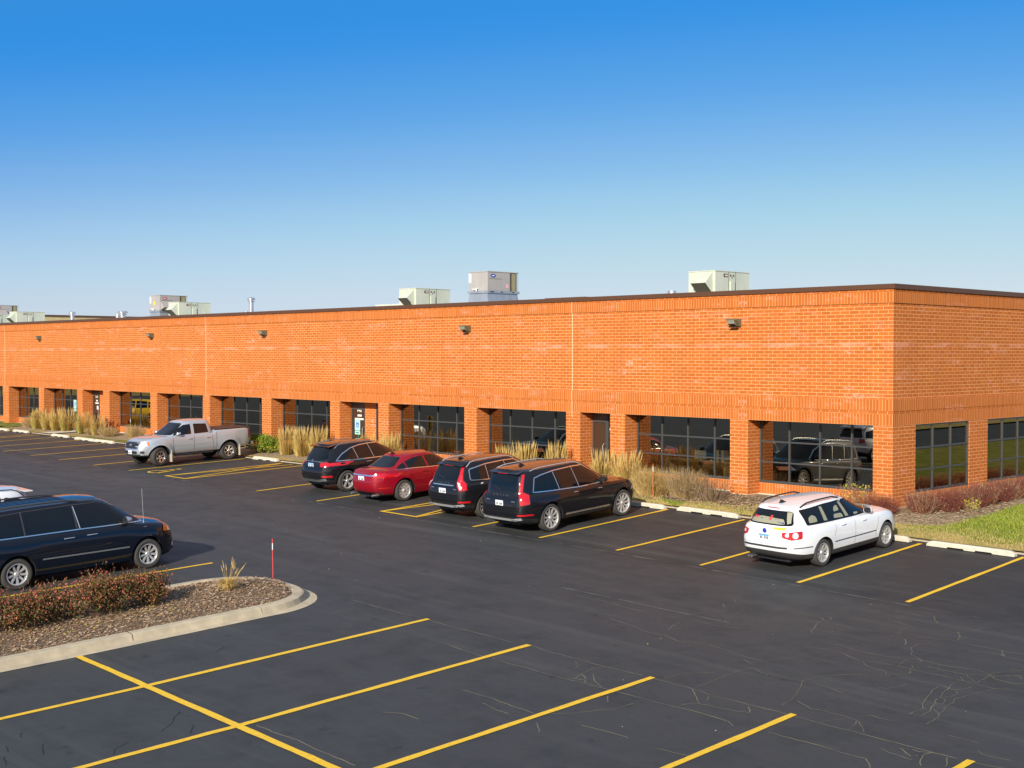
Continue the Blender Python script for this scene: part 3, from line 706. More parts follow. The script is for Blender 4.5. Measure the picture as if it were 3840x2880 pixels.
p = MB().mt('white_letter'); p.tube([(-10.9, RC, 2.20), (-10.9, RC+.01, 2.20)], .11, 20); p.build('round_notice', B)
marks([(4, .11, 0), (4, .10, .02)], -10.85, RC+.012, 1.98, B, name='window_lettering')
p = MB().mt('white_letter'); p.box(-45.95, -45.45, RC+.125, RC+.13, 1.62, 1.98); p.build('window_notice', B)
# roof, floor and dark rooms behind the glass
m = MB().mt('roof_gray'); m.box(XW, -.36, .43, YB, 6.05, 6.15); m.build('roof', B)
m = MB().mt('interior_floor'); m.box(XW, -.36, RC+.26, YB, .40, .55); m.build('floor', B)
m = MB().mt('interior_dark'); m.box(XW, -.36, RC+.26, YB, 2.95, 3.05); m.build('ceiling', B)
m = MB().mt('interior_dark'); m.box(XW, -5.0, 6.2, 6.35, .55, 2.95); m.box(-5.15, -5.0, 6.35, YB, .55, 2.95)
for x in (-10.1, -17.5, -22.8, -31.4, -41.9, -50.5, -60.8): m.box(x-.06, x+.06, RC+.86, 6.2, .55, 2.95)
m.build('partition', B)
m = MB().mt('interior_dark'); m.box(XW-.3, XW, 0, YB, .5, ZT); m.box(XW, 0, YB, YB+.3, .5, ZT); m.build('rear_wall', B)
# desks just inside one of the windows
for x0, x1 in ((-9.0, -6.6), (-6.3, -5.6)):
    m = MB().mt('desk_top'); m.box(x0, x1, 1.15, 1.8, 1.24, 1.28); t = m.build('office_desk', label='pale desk standing behind the %s' % ('third window from the corner' if 0 else ('wide glass behind the dry grass clumps' if x0 < -7 else 'glass next to the second pier from the corner')), cat='desk')
    m = MB().mt('desk_top')
    for x in (x0+.1, x1-.1): m.box(x-.025, x+.025, 1.3, 1.7, .55, 1.24)
    m.build('leg', t)
m = MB().mt('monitor_gray'); m.box(-7.05, -6.75, 1.35, 1.6, 1.28, 1.66); m.box(-7.9, -7.45, 1.3, 1.34, 1.34, 1.62); m.box(-7.72, -7.62, 1.3, 1.4, 1.28, 1.34); m.build('office_equipment', label='gray box and screen on the pale desk behind the window', cat='office equipment')
# taller rear block of the complex, seen over the far end of the roof
m = MB().mt('tan_wall'); m.box(-112.5, -111.5, 18, 140, 0, 8.70); T_ = m.build('rear_building', label='tan building block rising behind the far end of the roof', cat='building')
m = MB().mt('coping_brown'); m.box(-112.6, -111.4, 17.9, 140, 8.70, 8.86); m.build('parapet_cap', T_)
# wall lights
lx_names = ['nearest the corner above the widest windows', 'above the window left of the long white joint', 'above the window behind the green bush', 'above the window behind the silver pickup', 'farthest left above the tall grasses']
def wall_light(x, lab):
    m = MB().mt('fixture_bronze'); T = Matrix.Translation((x, 0, 5.72))
    m.prism([(-.01, .12), (-.24, .12), (-.24, .09), (-.07, -.11), (-.01, -.11)], 'x', -.20, .20, T)
    o = m.build('wall_light', label='bronze wedge wall light '+lab, cat='wall light', group='wall lights along the front')
    m = MB().mt('fixture_lens'); m.prism([(-.242, .08), (-.09, -.10), (-.235, -.03)], 'x', -.16, .10, T); m.build('lens', o)
    m = MB().mt('black'); m.box(-.15, .15, -.22, -.08, -.125, -.112, T); m.build('underside', o)
for x, l_ in zip((-5.30, -17.65, -31.5, -42.05, -55.7), lx_names): wall_light(x, l_)

# ------------------------------------------------------------------ rooftop plant
def hood_unit(x, y, lab, zt=7.83):
    """x, y: corner nearest the lot's right; unit runs to -x by 1.24 and to +y by 2.1"""
    u = empty('rooftop_unit', (x, y, 6.15), label=lab, cat='rooftop unit', group='pale green rooftop units with intake hoods')
    h = zt-6.15
    m = MB().mt('rtu_green'); m.box(-1.24, 0, 0, 2.1, .32, h); m.box(-1.26, .02, -.02, 2.12, h, h+.03); m.box(-1.26, .015, -.015, 2.115, .25, .32)
    m.mt('screen_dark').box(-.004, .006, .80, .815, .33, h); m.box(-.004, .006, 1.235, 1.25, .33, h); m.build('cabinet', u)
    m = MB().mt('roof_gray'); m.box(-1.2, -.05, .05, 2.05, 0, .25); m.build('roof_kerb', u)
    m = MB().mt('rtu_green'); a, b = -.80, -.11
    pr = [(0, h-.02), (-.46, h-.45), (0, h-.84)]
    m.add([(a, p, q) for p, q in pr]+[(b, p, q) for p, q in pr], [(0, 1, 2), (5, 4, 3), (0, 3, 4, 1)], False)
    m.mt('screen_dark').add([(a+.03, -.452, h-.475), (b-.03, -.452, h-.475), (b-.03, -.02, h-.842), (a+.03, -.02, h-.842)], [(0, 1, 2, 3)]); m.build('intake_hood', u)
    m = MB().mt('badge_brown'); m.box(.002, .010, .50, .76, h-.20, h-.08); m.mt('white_letter')
    for i in range(4): m.box(.010, .012, .59+i*.04, .615+i*.04, h-.165, h-.115)
    m.build('maker_badge', u)
    m = MB().mt('screen_dark')
    for yy in (.92, 1.10): m.tube([(0, yy, h-.13), (.02, yy, h-.13)], .035, 10)
    m.tube([(0, 1.01, h-.2), (.02, 1.01, h-.2)], .025, 10); m.build('port', u)
    m = MB().mt('rtu_green'); m.box(0, .05, .88, 1.14, h-.72, h-.34); m.mt('screen_dark').box(0, .09, .86, 1.16, h-.76, h-.73); m.build('control_box', u)
    return u
hood_unit(-10.67, 6, 'pale green rooftop unit with intake hood nearest the building corner')
hood_unit(-28.01, 6, 'pale green rooftop unit just left of the big gray unit with the blue oval badge')
hood_unit(-50.1, 6, 'pale green rooftop unit standing in front of the gray unit with the red badge')
hood_unit(-73.64, 6, 'pale green rooftop unit in front of the tan block at the far left')
hood_unit(-79.6, 6.1, 'pale green rooftop unit cut by the left edge of the photo')
def gray_unit(x, y, zt, zb, lab, blue=True, kb=6.15):
    u = empty('rooftop_unit', (x, y, 0), label=lab, cat='rooftop unit')
    m = MB().mt('rtu_gray'); m.box(-1.22, 0, 0, 1.34, zb, zt); m.box(-1.24, .02, -.02, 1.86, zt, zt+.035)
    m.mt('screen_dark').box(0, .006, .08, .86, zt-.30, zt-.285); m.build('cabinet', u)
    m = MB().mt('coil_tan'); m.box(-1.2, -.02, 1.42, 1.72, zb, zt); m.mt('screen_dark').box(-1.22, 0, 1.34, 1.42, zb, zt); m.box(-1.22, 0, 1.72, 1.76, zb, zt)
    for i in range(7): m.box(-.018, -.012, 1.42+.045*i, 1.425+.045*i, zb, zt)
    m.build('coil', u)
    m = MB().mt('rtu_gray'); m.box(-.03, 0, 1.82, 1.85, zb, zt); m.build('corner_post', u)
    m = MB().mt('galvanized'); m.box(-1.27, .05, -.05, 1.89, zb-.11, zb-.002); m.mt('black')
    for yy in (.12, .24, .75, 1.45): m.box(.045, .054, yy, yy+.10, zb-.08, zb-.03)
    m.build('base_rail', u)
    c0, c1 = zb-.111, kb; m = MB().mt('galvanized'); e = .16
    top = [(-1.2, 0), (-.0, 0), (-.0, 1.8), (-1.2, 1.8)]; bot = [(-1.2-e, -e), (e, -e), (e, 1.8+e), (-1.2-e, 1.8+e)]
    m.add([(a, b, c0) for a, b in top]+[(a, b, c1) for a, b in bot], [(0, 4, 5, 1), (1, 5, 6, 2), (2, 6, 7, 3), (3, 7, 4, 0)], False); m.build('roof_kerb', u)
    m = MB().mt('badge_blue' if blue else 'badge_red')
    cy, cz = .32, zt-.16
    pts = [(cy+.15*math.cos(t), cz+.075*math.sin(t)) for t in [R(a) for a in range(0, 360, 15)]]
    m.prism(pts, 'x', .002, .012); m.mt('white_letter').box(.012, .014, cy-.07, cy+.07, cz-.02, cz+.02); m.build('maker_badge', u)
    m = MB().mt('white_letter'); m.box(-1.225, -1.08, -.012, -.002, zt-.45, zt-.04); m.mt('badge_pink' if blue else 'white_letter').box(.002, .008, 1.12, 1.26, zb+.14, zb+.30)
    if not blue: m.mt('badge_yellow').box(-.78, -.56, -.012, -.002, zt-.55, zt-.35)
    m.build('sticker', u)
    m = MB().mt('white_letter'); m.tube([(-.62, -.02, zb+.10), (-.62, -.12, zb+.10), (-.62, -.12, zb-.02)], .03); m.tube([(-.62, -.12, zb+.04), (-.85, -.12, zb+.08)], .02); m.build('drain_pipe', u)
    if not blue:
        m = MB().mt('rtu_gray'); m.add([(0, .05, zt-.36), (0, .9, zt-.36), (.45, .05, zb+.15), (.45, .9, zb+.15), (0, .05, zb), (0, .9, zb)], [(0, 2, 3, 1), (0, 4, 2), (1, 3, 5)], False)
        m.mt('screen_dark').box(.02, .44, .1, .86, zb+.02, zb+.14); m.build('economizer_hood', u)
    return u
gray_unit(-23.06, 6, 8.38, 7.56, 'gray rooftop unit with blue oval badge on a raised galvanized kerb')
gray_unit(-52.78, 6.2, 8.33, 7.45, 'gray rooftop unit with red badge and yellow sticker on its side', False)
gray_unit(-81.2, 7.4, 8.55, 7.7, 'gray rooftop unit at the extreme left edge of the roof', False)
def vent(x, y, z, r, lab, cap=True, n=16, name='roof_vent'):
    m = MB().mt('vent_metal'); m.tube([(x, y, 6.15), (x, y, z)], r, n); o = m.build(name, label=lab, cat='roof vent', group='roof vents')
    if cap:
        m = MB().mt('vent_metal'); T = Matrix.Translation((x, y, z)) @ Matrix.Rotation(math.pi/2, 4, 'X')
        m.lathe([(0, .10), (r*1.3, .06), (r*1.7, .0), (r*1.7, -.04), (0, -.04)], n, T); m.lathe([(0, -.10), (r*1.5, -.12), (r*1.5, -.16), (0, -.16)], n, T); m.build('vent_cap', o)
    return o
vent(-10.26, 3, 6.98, .15, 'short white roof vent pipe left of the nearest rooftop unit', False)
vent(-42.2, 6, 7.78, .13, 'tall shiny metal flue with cap behind the parapet')
vent(-60.1, 4, 7.38, .13, 'slim gray flue pipe in front of the tan block')
vent(-61.9, 8, 7.45, .14, 'left one of two small white vents on the tan block line', False); vent(-61.2, 8, 7.55, .20, 'right one of two small white vents on the tan block line')
vent(-1.1, 8.2, 6.80, .12, 'tiny white vent tip over the right-hand roof edge', False)
vent(-37.9, 3, 6.93, .10, 'tiny vent tip just right of the shiny flue', False)
for x0, x1, y0, zt_, lb in ((-19.5, -17.3, 6, 7.10, 'low white roof hatch between the gray and the nearest green unit'), (-35.0, -31.9, 9, 7.34, 'low white roof box behind the green unit left of the blue badge unit'), (-40.6, -38.4, 6, 6.95, 'flat brown-edged roof hatch right of the shiny flue')):
    m = MB().mt('rtu_green'); m.box(x0, x1, y0, y0+1.6, 6.15, zt_-.04); o = m.build('roof_hatch', label=lb, cat='roof hatch')
    m = MB().mt('coping_brown' if y0 == 6 else 'rtu_green'); m.box(x0-.03, x1+.03, y0+.0, y0+1.65, zt_-.04, zt_); m.build('hatch_lid', o)

# ------------------------------------------------------------------ vehicles
def paint(name, col, metal=0., rough=.45, coat=1.): return mat(name, col, rough, metal, .08, coat)
paint('black_paint', (.008, .008, .010)); paint('red_paint', (.27, .004, .014), .15); paint('white_paint', (.80, .81, .82), 0, .35)
paint('silver_paint', (.47, .51, .55), .4, .38); paint('navy_paint', (.003, .006, .014), 0); paint('yellow_car_paint', (.80, .55, .01))
mat('car_glass', (.006, .008, .010), .02, 0, .5); mat('clad_gray', (.045, .042, .04), .6); mat('clad_black', (.018, .018, .02), .5)
mat('tyre', (.045, .042, .038), .85); mat('rim_silver', (.60, .585, .56), .32, .5); mat('rim_dark', (.014, .014, .014), .6, 0); mat('chrome', (.80, .80, .80), .16, .9)
mat('lamp_red', (.50, .008, .012), .12, 0, .6, .8); mat('lamp_clear', (.85, .84, .80), .08, .3, .8, .8); mat('lamp_orange', (.75, .20, .02), .15)
mat('seam_black', (.004, .004, .004), .6); mat('plate_white', (.78, .80, .82), .5); mat('plate_blue', (.12, .38, .70), .5); mat('tonneau', (.035, .02, .017), .5)  # tonneau: black cover, the brick wall's brown reflection is put into its colour
mat('seat_beige', (.30, .29, .20), .5); mat('satin_silver', (.62, .62, .61), .35, .5); mat('sticker_yellow', (.85, .72, .03), .6); mat('sticker_red', (.60, .04, .04), .6); mat('mudflap_tan', (.42, .38, .28), .8)

def superring(xr, xf, wd, n_f, n_r, N_=58):
    xc = (xr+xf)/2; a = (xf-xr)/2; pts = []
    for i in range(N_+1):
        s_ = math.sin(math.pi*(i/N_-.5)); n = n_f if s_ > 0 else n_r
        pts.append((xc+a*s_, wd*max(0, 1-abs(s_)**n)**(1/n)))
    up = pts; return [(x, -y) for x, y in up]+[(x, y) for x, y in up[::-1][1:-1]]
def loft(m, rings):
    n = len(rings[0]); vs = [v for r_ in rings for v in r_]
    m.add(vs, [(j*n+i, j*n+(i+1) % n, (j+1)*n+(i+1) % n, (j+1)*n+i) for j in range(len(rings)-1) for i in range(n)], True)

def capstrip(m, b, n, flip=False):
    for i in range(n//2):
        f = [b+i, b+i+1, b+(n-i-1) % n, b+(n-i) % n]; f = list(dict.fromkeys(f))
        m.f.append(f[::-1] if flip else f); m.m.append(m.cur); m.sm.append(True)

class Car:
    def __init__(s, name, sp, label, cat, group=None):
        s.sp = sp; s.root = empty(name, (0, 0, 0), label=label, cat=cat)
        if group: s.root['group'] = group
        s.body()
    def body(s):
        sp = s.sp; X0, X1 = sp['x']; W = sp['w']/2; zb = lambda x: sinterp(x, sp['bot']); zs = lambda x: sinterp(x, sp['sho'])
        wb, R_ = sp['wb'], sp['tyre']; fl = sp.get('flare', .015)
        # levels: fraction of height, half-width factor, rear inset, front inset, material
        m = MB(); rings = []; LV = sp['lev']
        def flare(x, f): return fl*sum(math.exp(-((x-c)/.46)**4) for c in (0, wb))*math.exp(-((f-.45)/.4)**2)
        for f, kw, ir, if_, mt_ in LV:
            rg = []
            for x, y in superring(X0+ir, X1-if_, W*kw, sp.get('nf', 4.2), sp.get('nr', 6)):
                z = zb(x)+(zs(x)-zb(x))*f; yy = y+math.copysign(flare(x, f)*min(1, abs(y)/W*1.2), y) if abs(y) > .01 else y
                rg.append((x, yy, z))
            rings.append(rg)
        mats = [l[4] for l in LV]
        i = 0
        n = len(rings[0])
        vs = [v for r_ in rings for v in r_]; b0 = 0
        m.mt(sp['paint']); m.v = [tuple(v) for v in vs]
        for j in range(len(rings)-1):
            m.mt(mats[j+1])
            for i in range(n): m.f.append([j*n+i, j*n+(i+1) % n, (j+1)*n+(i+1) % n, (j+1)*n+i]); m.m.append(m.cur); m.sm.append(True)
        # closing caps: bottom flat, top as crowned height field
        last = rings[-1]; xc = (X0+X1)/2; cr = sp.get('crown', .06); base = len(m.v)-n
        prev = base; m.mt(sp['paint'])
        for q in (.94, .85, .7, .5, .28, .08):
            st = len(m.v)
            for (x, y, z) in last:
                # shrink mostly sideways, a little lengthwise, so that hood and deck keep their profile
                x2 = xc+(x-xc)*(1-(1-q)*.10); y2 = y*q; hw = W*.9
                m.v.append((x2, y2, zs(x2)+cr*(1-(y2/hw)**2)*min(1, (1-q)*4)))
            for i in range(n): m.f.append([prev+i, prev+(i+1) % n, st+(i+1) % n, st+i]); m.m.append(m.cur); m.sm.append(True)
            prev = st
        capstrip(m, prev, n); m.mt('clad_black'); capstrip(m, 0, n, True)
        me = m.mesh('body'); o = bpy.data.objects.new('body', me); COL.objects.link(o)
        # wheel housings cut out
        for cxw in (0, wb):
            c = MB().mt('clad_black'); T = Matrix.Translation((cxw, 0, R_+.01))
            rr = R_+sp.get('gap', .065)
            for s_ in (-1, 1):
                y0, y1 = (W-.34, W+.3) if s_ > 0 else (-W-.3, -W+.34)
                c.prism([(rr*math.cos(a), rr*math.sin(a)) for a in [2*math.pi*k/40 for k in range(40)]], 'y', y0, y1, T, True)
            cm = c.mesh('cut'); co = bpy.data.objects.new('cut', cm); COL.objects.link(co)
            md = o.modifiers.new('b', 'BOOLEAN'); md.object = co; md.operation = 'DIFFERENCE'; md.solver = 'EXACT'; md.material_mode = 'TRANSFER'
            dg = bpy.context.evaluated_depsgraph_get(); dg.update(); nm = bpy.data.meshes.new_from_object(o.evaluated_get(dg)); o.modifiers.clear(); o.data = nm
            bpy.data.objects.remove(co)
        o.data.name = 'body'; o.data.set_sharp_from_angle(angle=R(38)); o.parent = s.root; s.b = o
        s.g = None
        if 'gh' in sp: s.greenhouse()
        s.tree()
    def greenhouse(s):
        g = s.sp['gh']; m = MB().mt(g.get('paint', s.sp['paint'])); rings = []; zr = lambda x: sinterp(x, g['roof'])
        zb0 = lambda x: sinterp(x, s.sp['sho'])-.06
        W0, W1 = g['w']
        LV = g.get('lev', [(0, 0), (.25, .2), (.5, .43), (.75, .70), (.9, .87), (.965, .955), (1, 1.0)])
        for t, q in LV:
            wd = (W0+(W1-W0)*q)/2; xr = sinterp(t, g['xr']); xf = sinterp(t, g['xf']); rg = []
            inset = .0 if t < .95 else (.02 if t < 1 else .06)
            for x, y in superring(xr+inset*.5, xf-inset, wd-inset, g.get('nf', 3.2), g.get('nr', 5)):
                z = zb0(x)*(1-t)+(zr(x)-(.03 if t == 1 else .0)+(0 if t < 1 else .012))*t; rg.append((x, y, z))
            rings.append(rg)
        n = len(rings[0]); loft(m, rings); last = rings[-1]; xc = sum(p[0] for p in last)/n
        prev = len(m.v)-n; hw = max(p[1] for p in last)
        for q in (.93, .8, .6, .35, .1):
            st = len(m.v)
            for (x, y, z) in last:
                x2 = xc+(x-xc)*(1-(1-q)*.25); y2 = y*q; m.v.append((x2, y2, zr(x2)-.018+g.get('crown', .045)*(1-(y2/hw)**2)))
            for i in range(n): m.f.append([prev+i, prev+(i+1) % n, st+(i+1) % n, st+i]); m.m.append(m.cur); m.sm.append(True)
            prev = st
        capstrip(m, prev, n)
        s.g = m.build('cabin', s.root); s.g.data.set_sharp_from_angle(angle=R(40))
    def tree(s):
        vs, ps = [], []
        for o in (s.b, s.g):
            if not o: continue
            b = len(vs); vs += [v.co.copy() for v in o.data.vertices]; ps += [[b+i for i in p.vertices] for p in o.data.polygons]
        s.bvh = BVHTree.FromPolygons(vs, ps)
    def hit(s, sx, z, phi, off):
        d = Vector((math.cos(phi), math.sin(phi), 0)); pr = Vector((-d.y, d.x, 0)); c = Vector((s.sp['wb']/2, 0, 0))
        k = c.dot(pr); k0 = 0 if abs(math.cos(phi)) > .99 or abs(math.sin(phi)) > .99 else 0
        o_ = pr*sx+Vector((0, 0, z))+d*9
        h = s.bvh.ray_cast(o_, -d, 18)
        return (h[0]+h[1]*off*.6+d*off*.4) if h[0] else None
    def patch(s, name, poly, phi, mt, off=.004, parent=None, cell=.07, mirror=True, label=None):
        """polygon given in the (s, z) plane seen from direction phi, draped on the bodywork"""
        for sg in ((1, -1) if mirror else (1,)):
            pl = [(sg*a, b) for a, b in poly]; ph = phi*sg
            bm = bmesh.new(); vs = [bm.verts.new((a, 0, b)) for a, b in pl]; bm.faces.new(vs)
            for ax in (0, 2):
                lo = min(v.co[ax] for v in bm.verts); hi = max(v.co[ax] for v in bm.verts); k_ = int((hi-lo)/cell)
                for i in range(1, k_+1):
                    c = lo+(hi-lo)*i/(k_+1); p = Vector((0, 0, 0)); p[ax] = c; nrm = Vector((0, 0, 0)); nrm[ax] = 1
                    bmesh.ops.bisect_plane(bm, geom=bm.verts[:]+bm.edges[:]+bm.faces[:], plane_co=p, plane_no=nrm)
            bad = []
            for v in bm.verts:
                h = s.hit(v.co.x, v.co.z, ph, off)
                if h is None: bad.append(v)
                else: v.co = h
            bmesh.ops.delete(bm, geom=bad, context='VERTS')
            bmesh.ops.triangulate(bm, faces=bm.faces[:]); bmesh.ops.recalc_face_normals(bm, faces=bm.faces[:])
            d = Vector((math.cos(ph), math.sin(ph), 0))
            if bm.faces and sum((f.normal.dot(d) for f in bm.faces)) < 0: bmesh.ops.reverse_faces(bm, faces=bm.faces[:])
            me = bpy.data.meshes.new(name); bm.to_mesh(me); bm.free(); me.materials.append(M[mt])
            for p in me.polygons: p.use_smooth = True
            o = bpy.data.objects.new(name, me); COL.objects.link(o); o.parent = parent or s.root
            if label: o['label'] = label
        return o
    def ribbon(s, name, pts, wd, phi, mt, off=.005, mirror=True, closed=False, parent=None, thick=0):
        for sg in ((1, -1) if mirror else (1,)):
            ph = phi*sg; P = []; q = list(pts)+([pts[0]] if closed else [])
            for a, b in zip(q, q[1:]):
                n = max(1, int(math.dist(a, b)/.06))
                for j in range(n): P.append(Vector((a[0]+(b[0]-a[0])*j/n, a[1]+(b[1]-a[1])*j/n)))
            P.append(Vector(q[-1])); vs = []; m = MB().mt(mt); m.smooth = True; runs = []; cur = []
            for i, p in enumerate(P):
                a_ = P[i-1] if i else (P[-2] if closed else p); b_ = P[i+1] if i < len(P)-1 else (P[1] if closed else p)
                d = (b_-a_); d = d.normalized() if d.length > 0 else Vector((1, 0)); nn = Vector((-d.y, d.x))
                A = p+nn*wd/2; B_ = p-nn*wd/2; h1 = s.hit(sg*A.x, A.y, ph, off); h2 = s.hit(sg*B_.x, B_.y, ph, off)
                if h1 is None or h2 is None:
                    if len(cur) > 1: runs.append(cur)
                    cur = []
                else: cur.append((h1, h2))
            if len(cur) > 1: runs.append(cur)
            for r_ in runs:
                vs = [v for pr in r_ for v in pr]; m.add(vs, [(2*i, 2*i+1, 2*i+3, 2*i+2) for i in range(len(r_)-1)])
            if m.f: m.build(name, parent or s.root)
    def wheels(s, spokes=10, rim='rim_silver', split=False, rimr=.72, yin=.03, wide=.235, dark=True):
        sp = s.sp; R_ = sp['tyre']; W = sp['w']/2; proto = None
        for cxw in (0, sp['wb']):
            for sg in (-1, 1):
                if proto is None:
                    t = MB().mt('tyre'); rr = R_*rimr; hw = wide/2
                    t.lathe([(rr, -hw*.8), (rr+.012, -hw*.92), (R_*.90, -hw), (R_*.972, -hw*.86), (R_, -hw*.62), (R_, hw*.62), (R_*.972, hw*.86), (R_*.90, hw), (rr+.012, hw*.92), (rr, hw*.8)], 40)
                    to = t.build('wheel', s.root)
                    m = MB().mt(rim); m.lathe([(rr+.004, -hw*.85), (rr-.012, -hw*.90), (rr-.022, -hw*.80), (rr-.028, -hw*.3), (rr-.03, hw*.5)], 40)
                    m.mt('rim_dark').lathe([(rr-.02, hw*.1), (.02, hw*.0)], 32)
                    m.mt(rim); hy = -hw*.62
                    for k in range(spokes):
                        a = 2*math.pi*k/spokes
                        offs = ((-.11, .11) if split else (0,))
                        for oa in offs:
                            c, s2 = math.cos(a), math.sin(a); a2 = a+oa; c2, s3 = math.cos(a2), math.sin(a2)
                            w0, w1 = (.024, .020) if split else (.020, .045 if spokes < 8 else .027)
                            p0 = Vector((.055*c, hy+.008, .055*s2)); p1 = Vector(((rr-.018)*c2, hy-.012, (rr-.018)*s3)); tn = Vector((-s3, 0, c2))
                            t0 = Vector((-s2, 0, c)); dp = Vector((0, .035, 0)); A = (p0-t0*w0, p0+t0*w0, p1+tn*w1, p1-tn*w1)
                            m.add(list(A)+[v+dp for v in A], [(0, 1, 2, 3), (0, 4, 5, 1), (2, 6, 7, 3), (1, 5, 6, 2), (3, 7, 4, 0)], False)
                    m.lathe([(.058, hy+.02), (.055, hy-.006), (.03, hy-.012), (0, hy-.012)], 20)
                    ro = m.build('rim', to); proto = to
                    w_ = to
                else: w_ = copy_tree(proto, s.root)
                w_.location = (cxw, sg*(W-yin-wide/2), R_)
                w_.rotation_euler = (0, random.uniform(0, 1), math.pi if sg > 0 else 0)
                w_.rotation_mode = 'ZYX' if False else 'XYZ'
                if sg > 0: w_.rotation_euler = (0, random.uniform(0, 1), math.pi)
    def steer(s, ang):
        for c in s.root.children:
            if c.name.startswith('wheel') and c.location.x > 1: c.rotation_euler.z += ang
    def arches(s, mt, wd=.055, off=.012):
        rr = s.sp['tyre']+s.sp.get('gap', .065)+wd/2-.006; z0 = s.sp['tyre']+.01
        for c in (0, s.sp['wb']):
            pts = [(c+rr*math.cos(a), z0+rr*math.sin(a)) for a in [R(-14+k*208/26) for k in range(27)]]
            s.ribbon('wheel_arch', pts, wd, -math.pi/2, mt, off)
    def mirror(s, x, z, mt, ln=.13):
        for sg in (-1, 1):
            h = s.hit(x if sg < 0 else -x, z, -math.pi/2 if sg < 0 else math.pi/2, 0)
            y = h.y if h else sg*.85
            m = MB().mt(mt); T = Matrix.Translation((x, y+sg*.14, z+.05))
            prof = []
            for i in range(7):
                t = i/6; prof.append((.095*math.sin(math.pi*min(1, .35+t*.65))**.6*1.05, -.09+.16*t))
            rg = []
            for i in range(6):
                f = i/5; xx = -.07+.16*f; k_ = (1-(f*.98)**2.4)**.5
                rg.append([T @ Vector((xx, .115*k_*math.copysign(abs(math.cos(a))**.7, math.cos(a)), .075*k_*math.copysign(abs(math.sin(a))**.7, math.sin(a)))) for a in [2*math.pi*j/16 for j in range(16)]])
            b = len(m.v); loft(m, rg); m.mt('clad_black').add([T @ (((T.inverted() @ v)*.84)+Vector((-.016, 0, 0))) for v in rg[0]], [list(range(16))], False)
            m.mt(mt).box(x-.02, x+.05, min(y, y+sg*.08)-.01, max(y, y+sg*.08)+.01, z-.03, z+.0)
            m.build('side_mirror', s.root)
    def handle(s, x, z, mt, ln=.2):
        for sg in (-1, 1):
            h = s.hit(x if sg < 0 else -x, z, sg*math.pi/2, 0)
            if h:
                m = MB().mt(mt); m.smooth = True; y = h.y+sg*.022
                m.tube([(x-ln/2, h.y+sg*.004, z), (x-ln/2+.03, y, z+.004), (x+ln/2-.03, y, z+.004), (x+ln/2, h.y+sg*.004, z)], .013, 8); m.build('door_handle', s.root)
    def rails(s, x0, x1, inset, mt, lift=.05, r_=.016):
        for sg in (-1, 1):
            pts = []
            for i in range(13):
                t = i/12; x = x0+(x1-x0)*t; h = s.bvh.ray_cast(Vector((x, sg*(s.sp['gh']['w'][1]/2-inset), 3)), Vector((0, 0, -1)), 4)
                if h[0]: pts.append(Vector(h[0])+Vector((0, 0, lift*min(1, 6*t, 6*(1-t))+.005)))
            if len(pts) > 2:
                m = MB().mt(mt); m.tube(pts, r_, 8); m.build('roof_rail', s.root)
    def plate(s, z, x, w_=.30, h=.15, mt='plate_white', top=None, y0=0, marks_=True, phi=math.pi):
        h_ = s.hit(-y0 if phi > 1 else y0, z, phi, .0)
        sx = -1 if phi > 1 else 1; X = h_.x+sx*.012
        m = MB().mt(mt); a, b = sorted((X, X-sx*.006)); m.box(a, b, y0-w_/2, y0+w_/2, z-h/2, z+h/2)
        c, d_ = sorted((X+sx*.001, X+sx*.003))
        if top: m.mt(top).box(c, d_, y0-w_/2+.01, y0+w_/2-.01, z+h/2-.055, z+h/2-.01)
        m.mt('seam_black')
        for i in range(6):
            if i != 3: m.box(c, d_, y0-w_/2+.035+i*.04, y0-w_/2+.058+i*.04, z-.045, z+.012)
        m.build('license_plate', s.root)
    def antenna(s, x, mt='clad_black', fin=True, y=0):
        h = s.bvh.ray_cast(Vector((x, y, 3)), Vector((0, 0, -1)), 4)[0]; m = MB().mt(mt)
        if fin: m.prism([(x-.11, h.z-.01), (x+.10, h.z-.01), (x-.05, h.z+.07), (x-.09, h.z+.07)], 'y', y-.02, y+.02); m.prism([(x-.12, h.z-.012), (x+.11, h.z-.012), (x+.05, h.z+.02), (x-.11, h.z+.02)], 'y', y-.04, y+.04)
        m.build('roof_antenna', s.root)
    def under(s, zc=.25):
        sp = s.sp; m = MB().mt('clad_black'); m.box(.45, sp['wb']-.45, -sp['w']/2+.35, sp['w']/2-.35, zc-.06, zc+.1)
        m.box(-.1, .1, -sp['w']/2+.2, sp['w']/2-.2, sp['tyre']-.06, sp['tyre']+.04); m.box(sp['wb']-.08, sp['wb']+.08, -sp['w']/2+.2, sp['w']/2-.2, sp['tyre']-.06, sp['tyre']+.04)
        m.box(sp['x'][0]+.3, -.5, -.5, .5, zc-.02, zc+.15); m.build('underbody', s.root)
    def place(s, x, y, heading, ax=None):
        """x, y: ground point under the middle of the rear axle; heading: angle of the nose from +X"""
        wb = s.sp['wb']; d = Vector((math.cos(heading), math.sin(heading))); q = Vector((-d.y, d.x))
        z0, z1 = gz(x, y), gz(x+d.x*wb, y+d.y*wb); zl, zr = gz(x+q.x*.8, y+q.y*.8), gz(x-q.x*.8, y-q.y*.8)
        s.root.location = (x, y, z0); s.root.rotation_mode = 'XYZ'
        X = Vector((d.x*wb, d.y*wb, z1-z0)).normalized(); Y = Vector((q.x*1.6, q.y*1.6, zl-zr)).normalized(); Z = X.cross(Y).normalized(); Y = Z.cross(X)
        s.root.rotation_euler = Matrix((X, Y, Z)).transposed().to_euler()
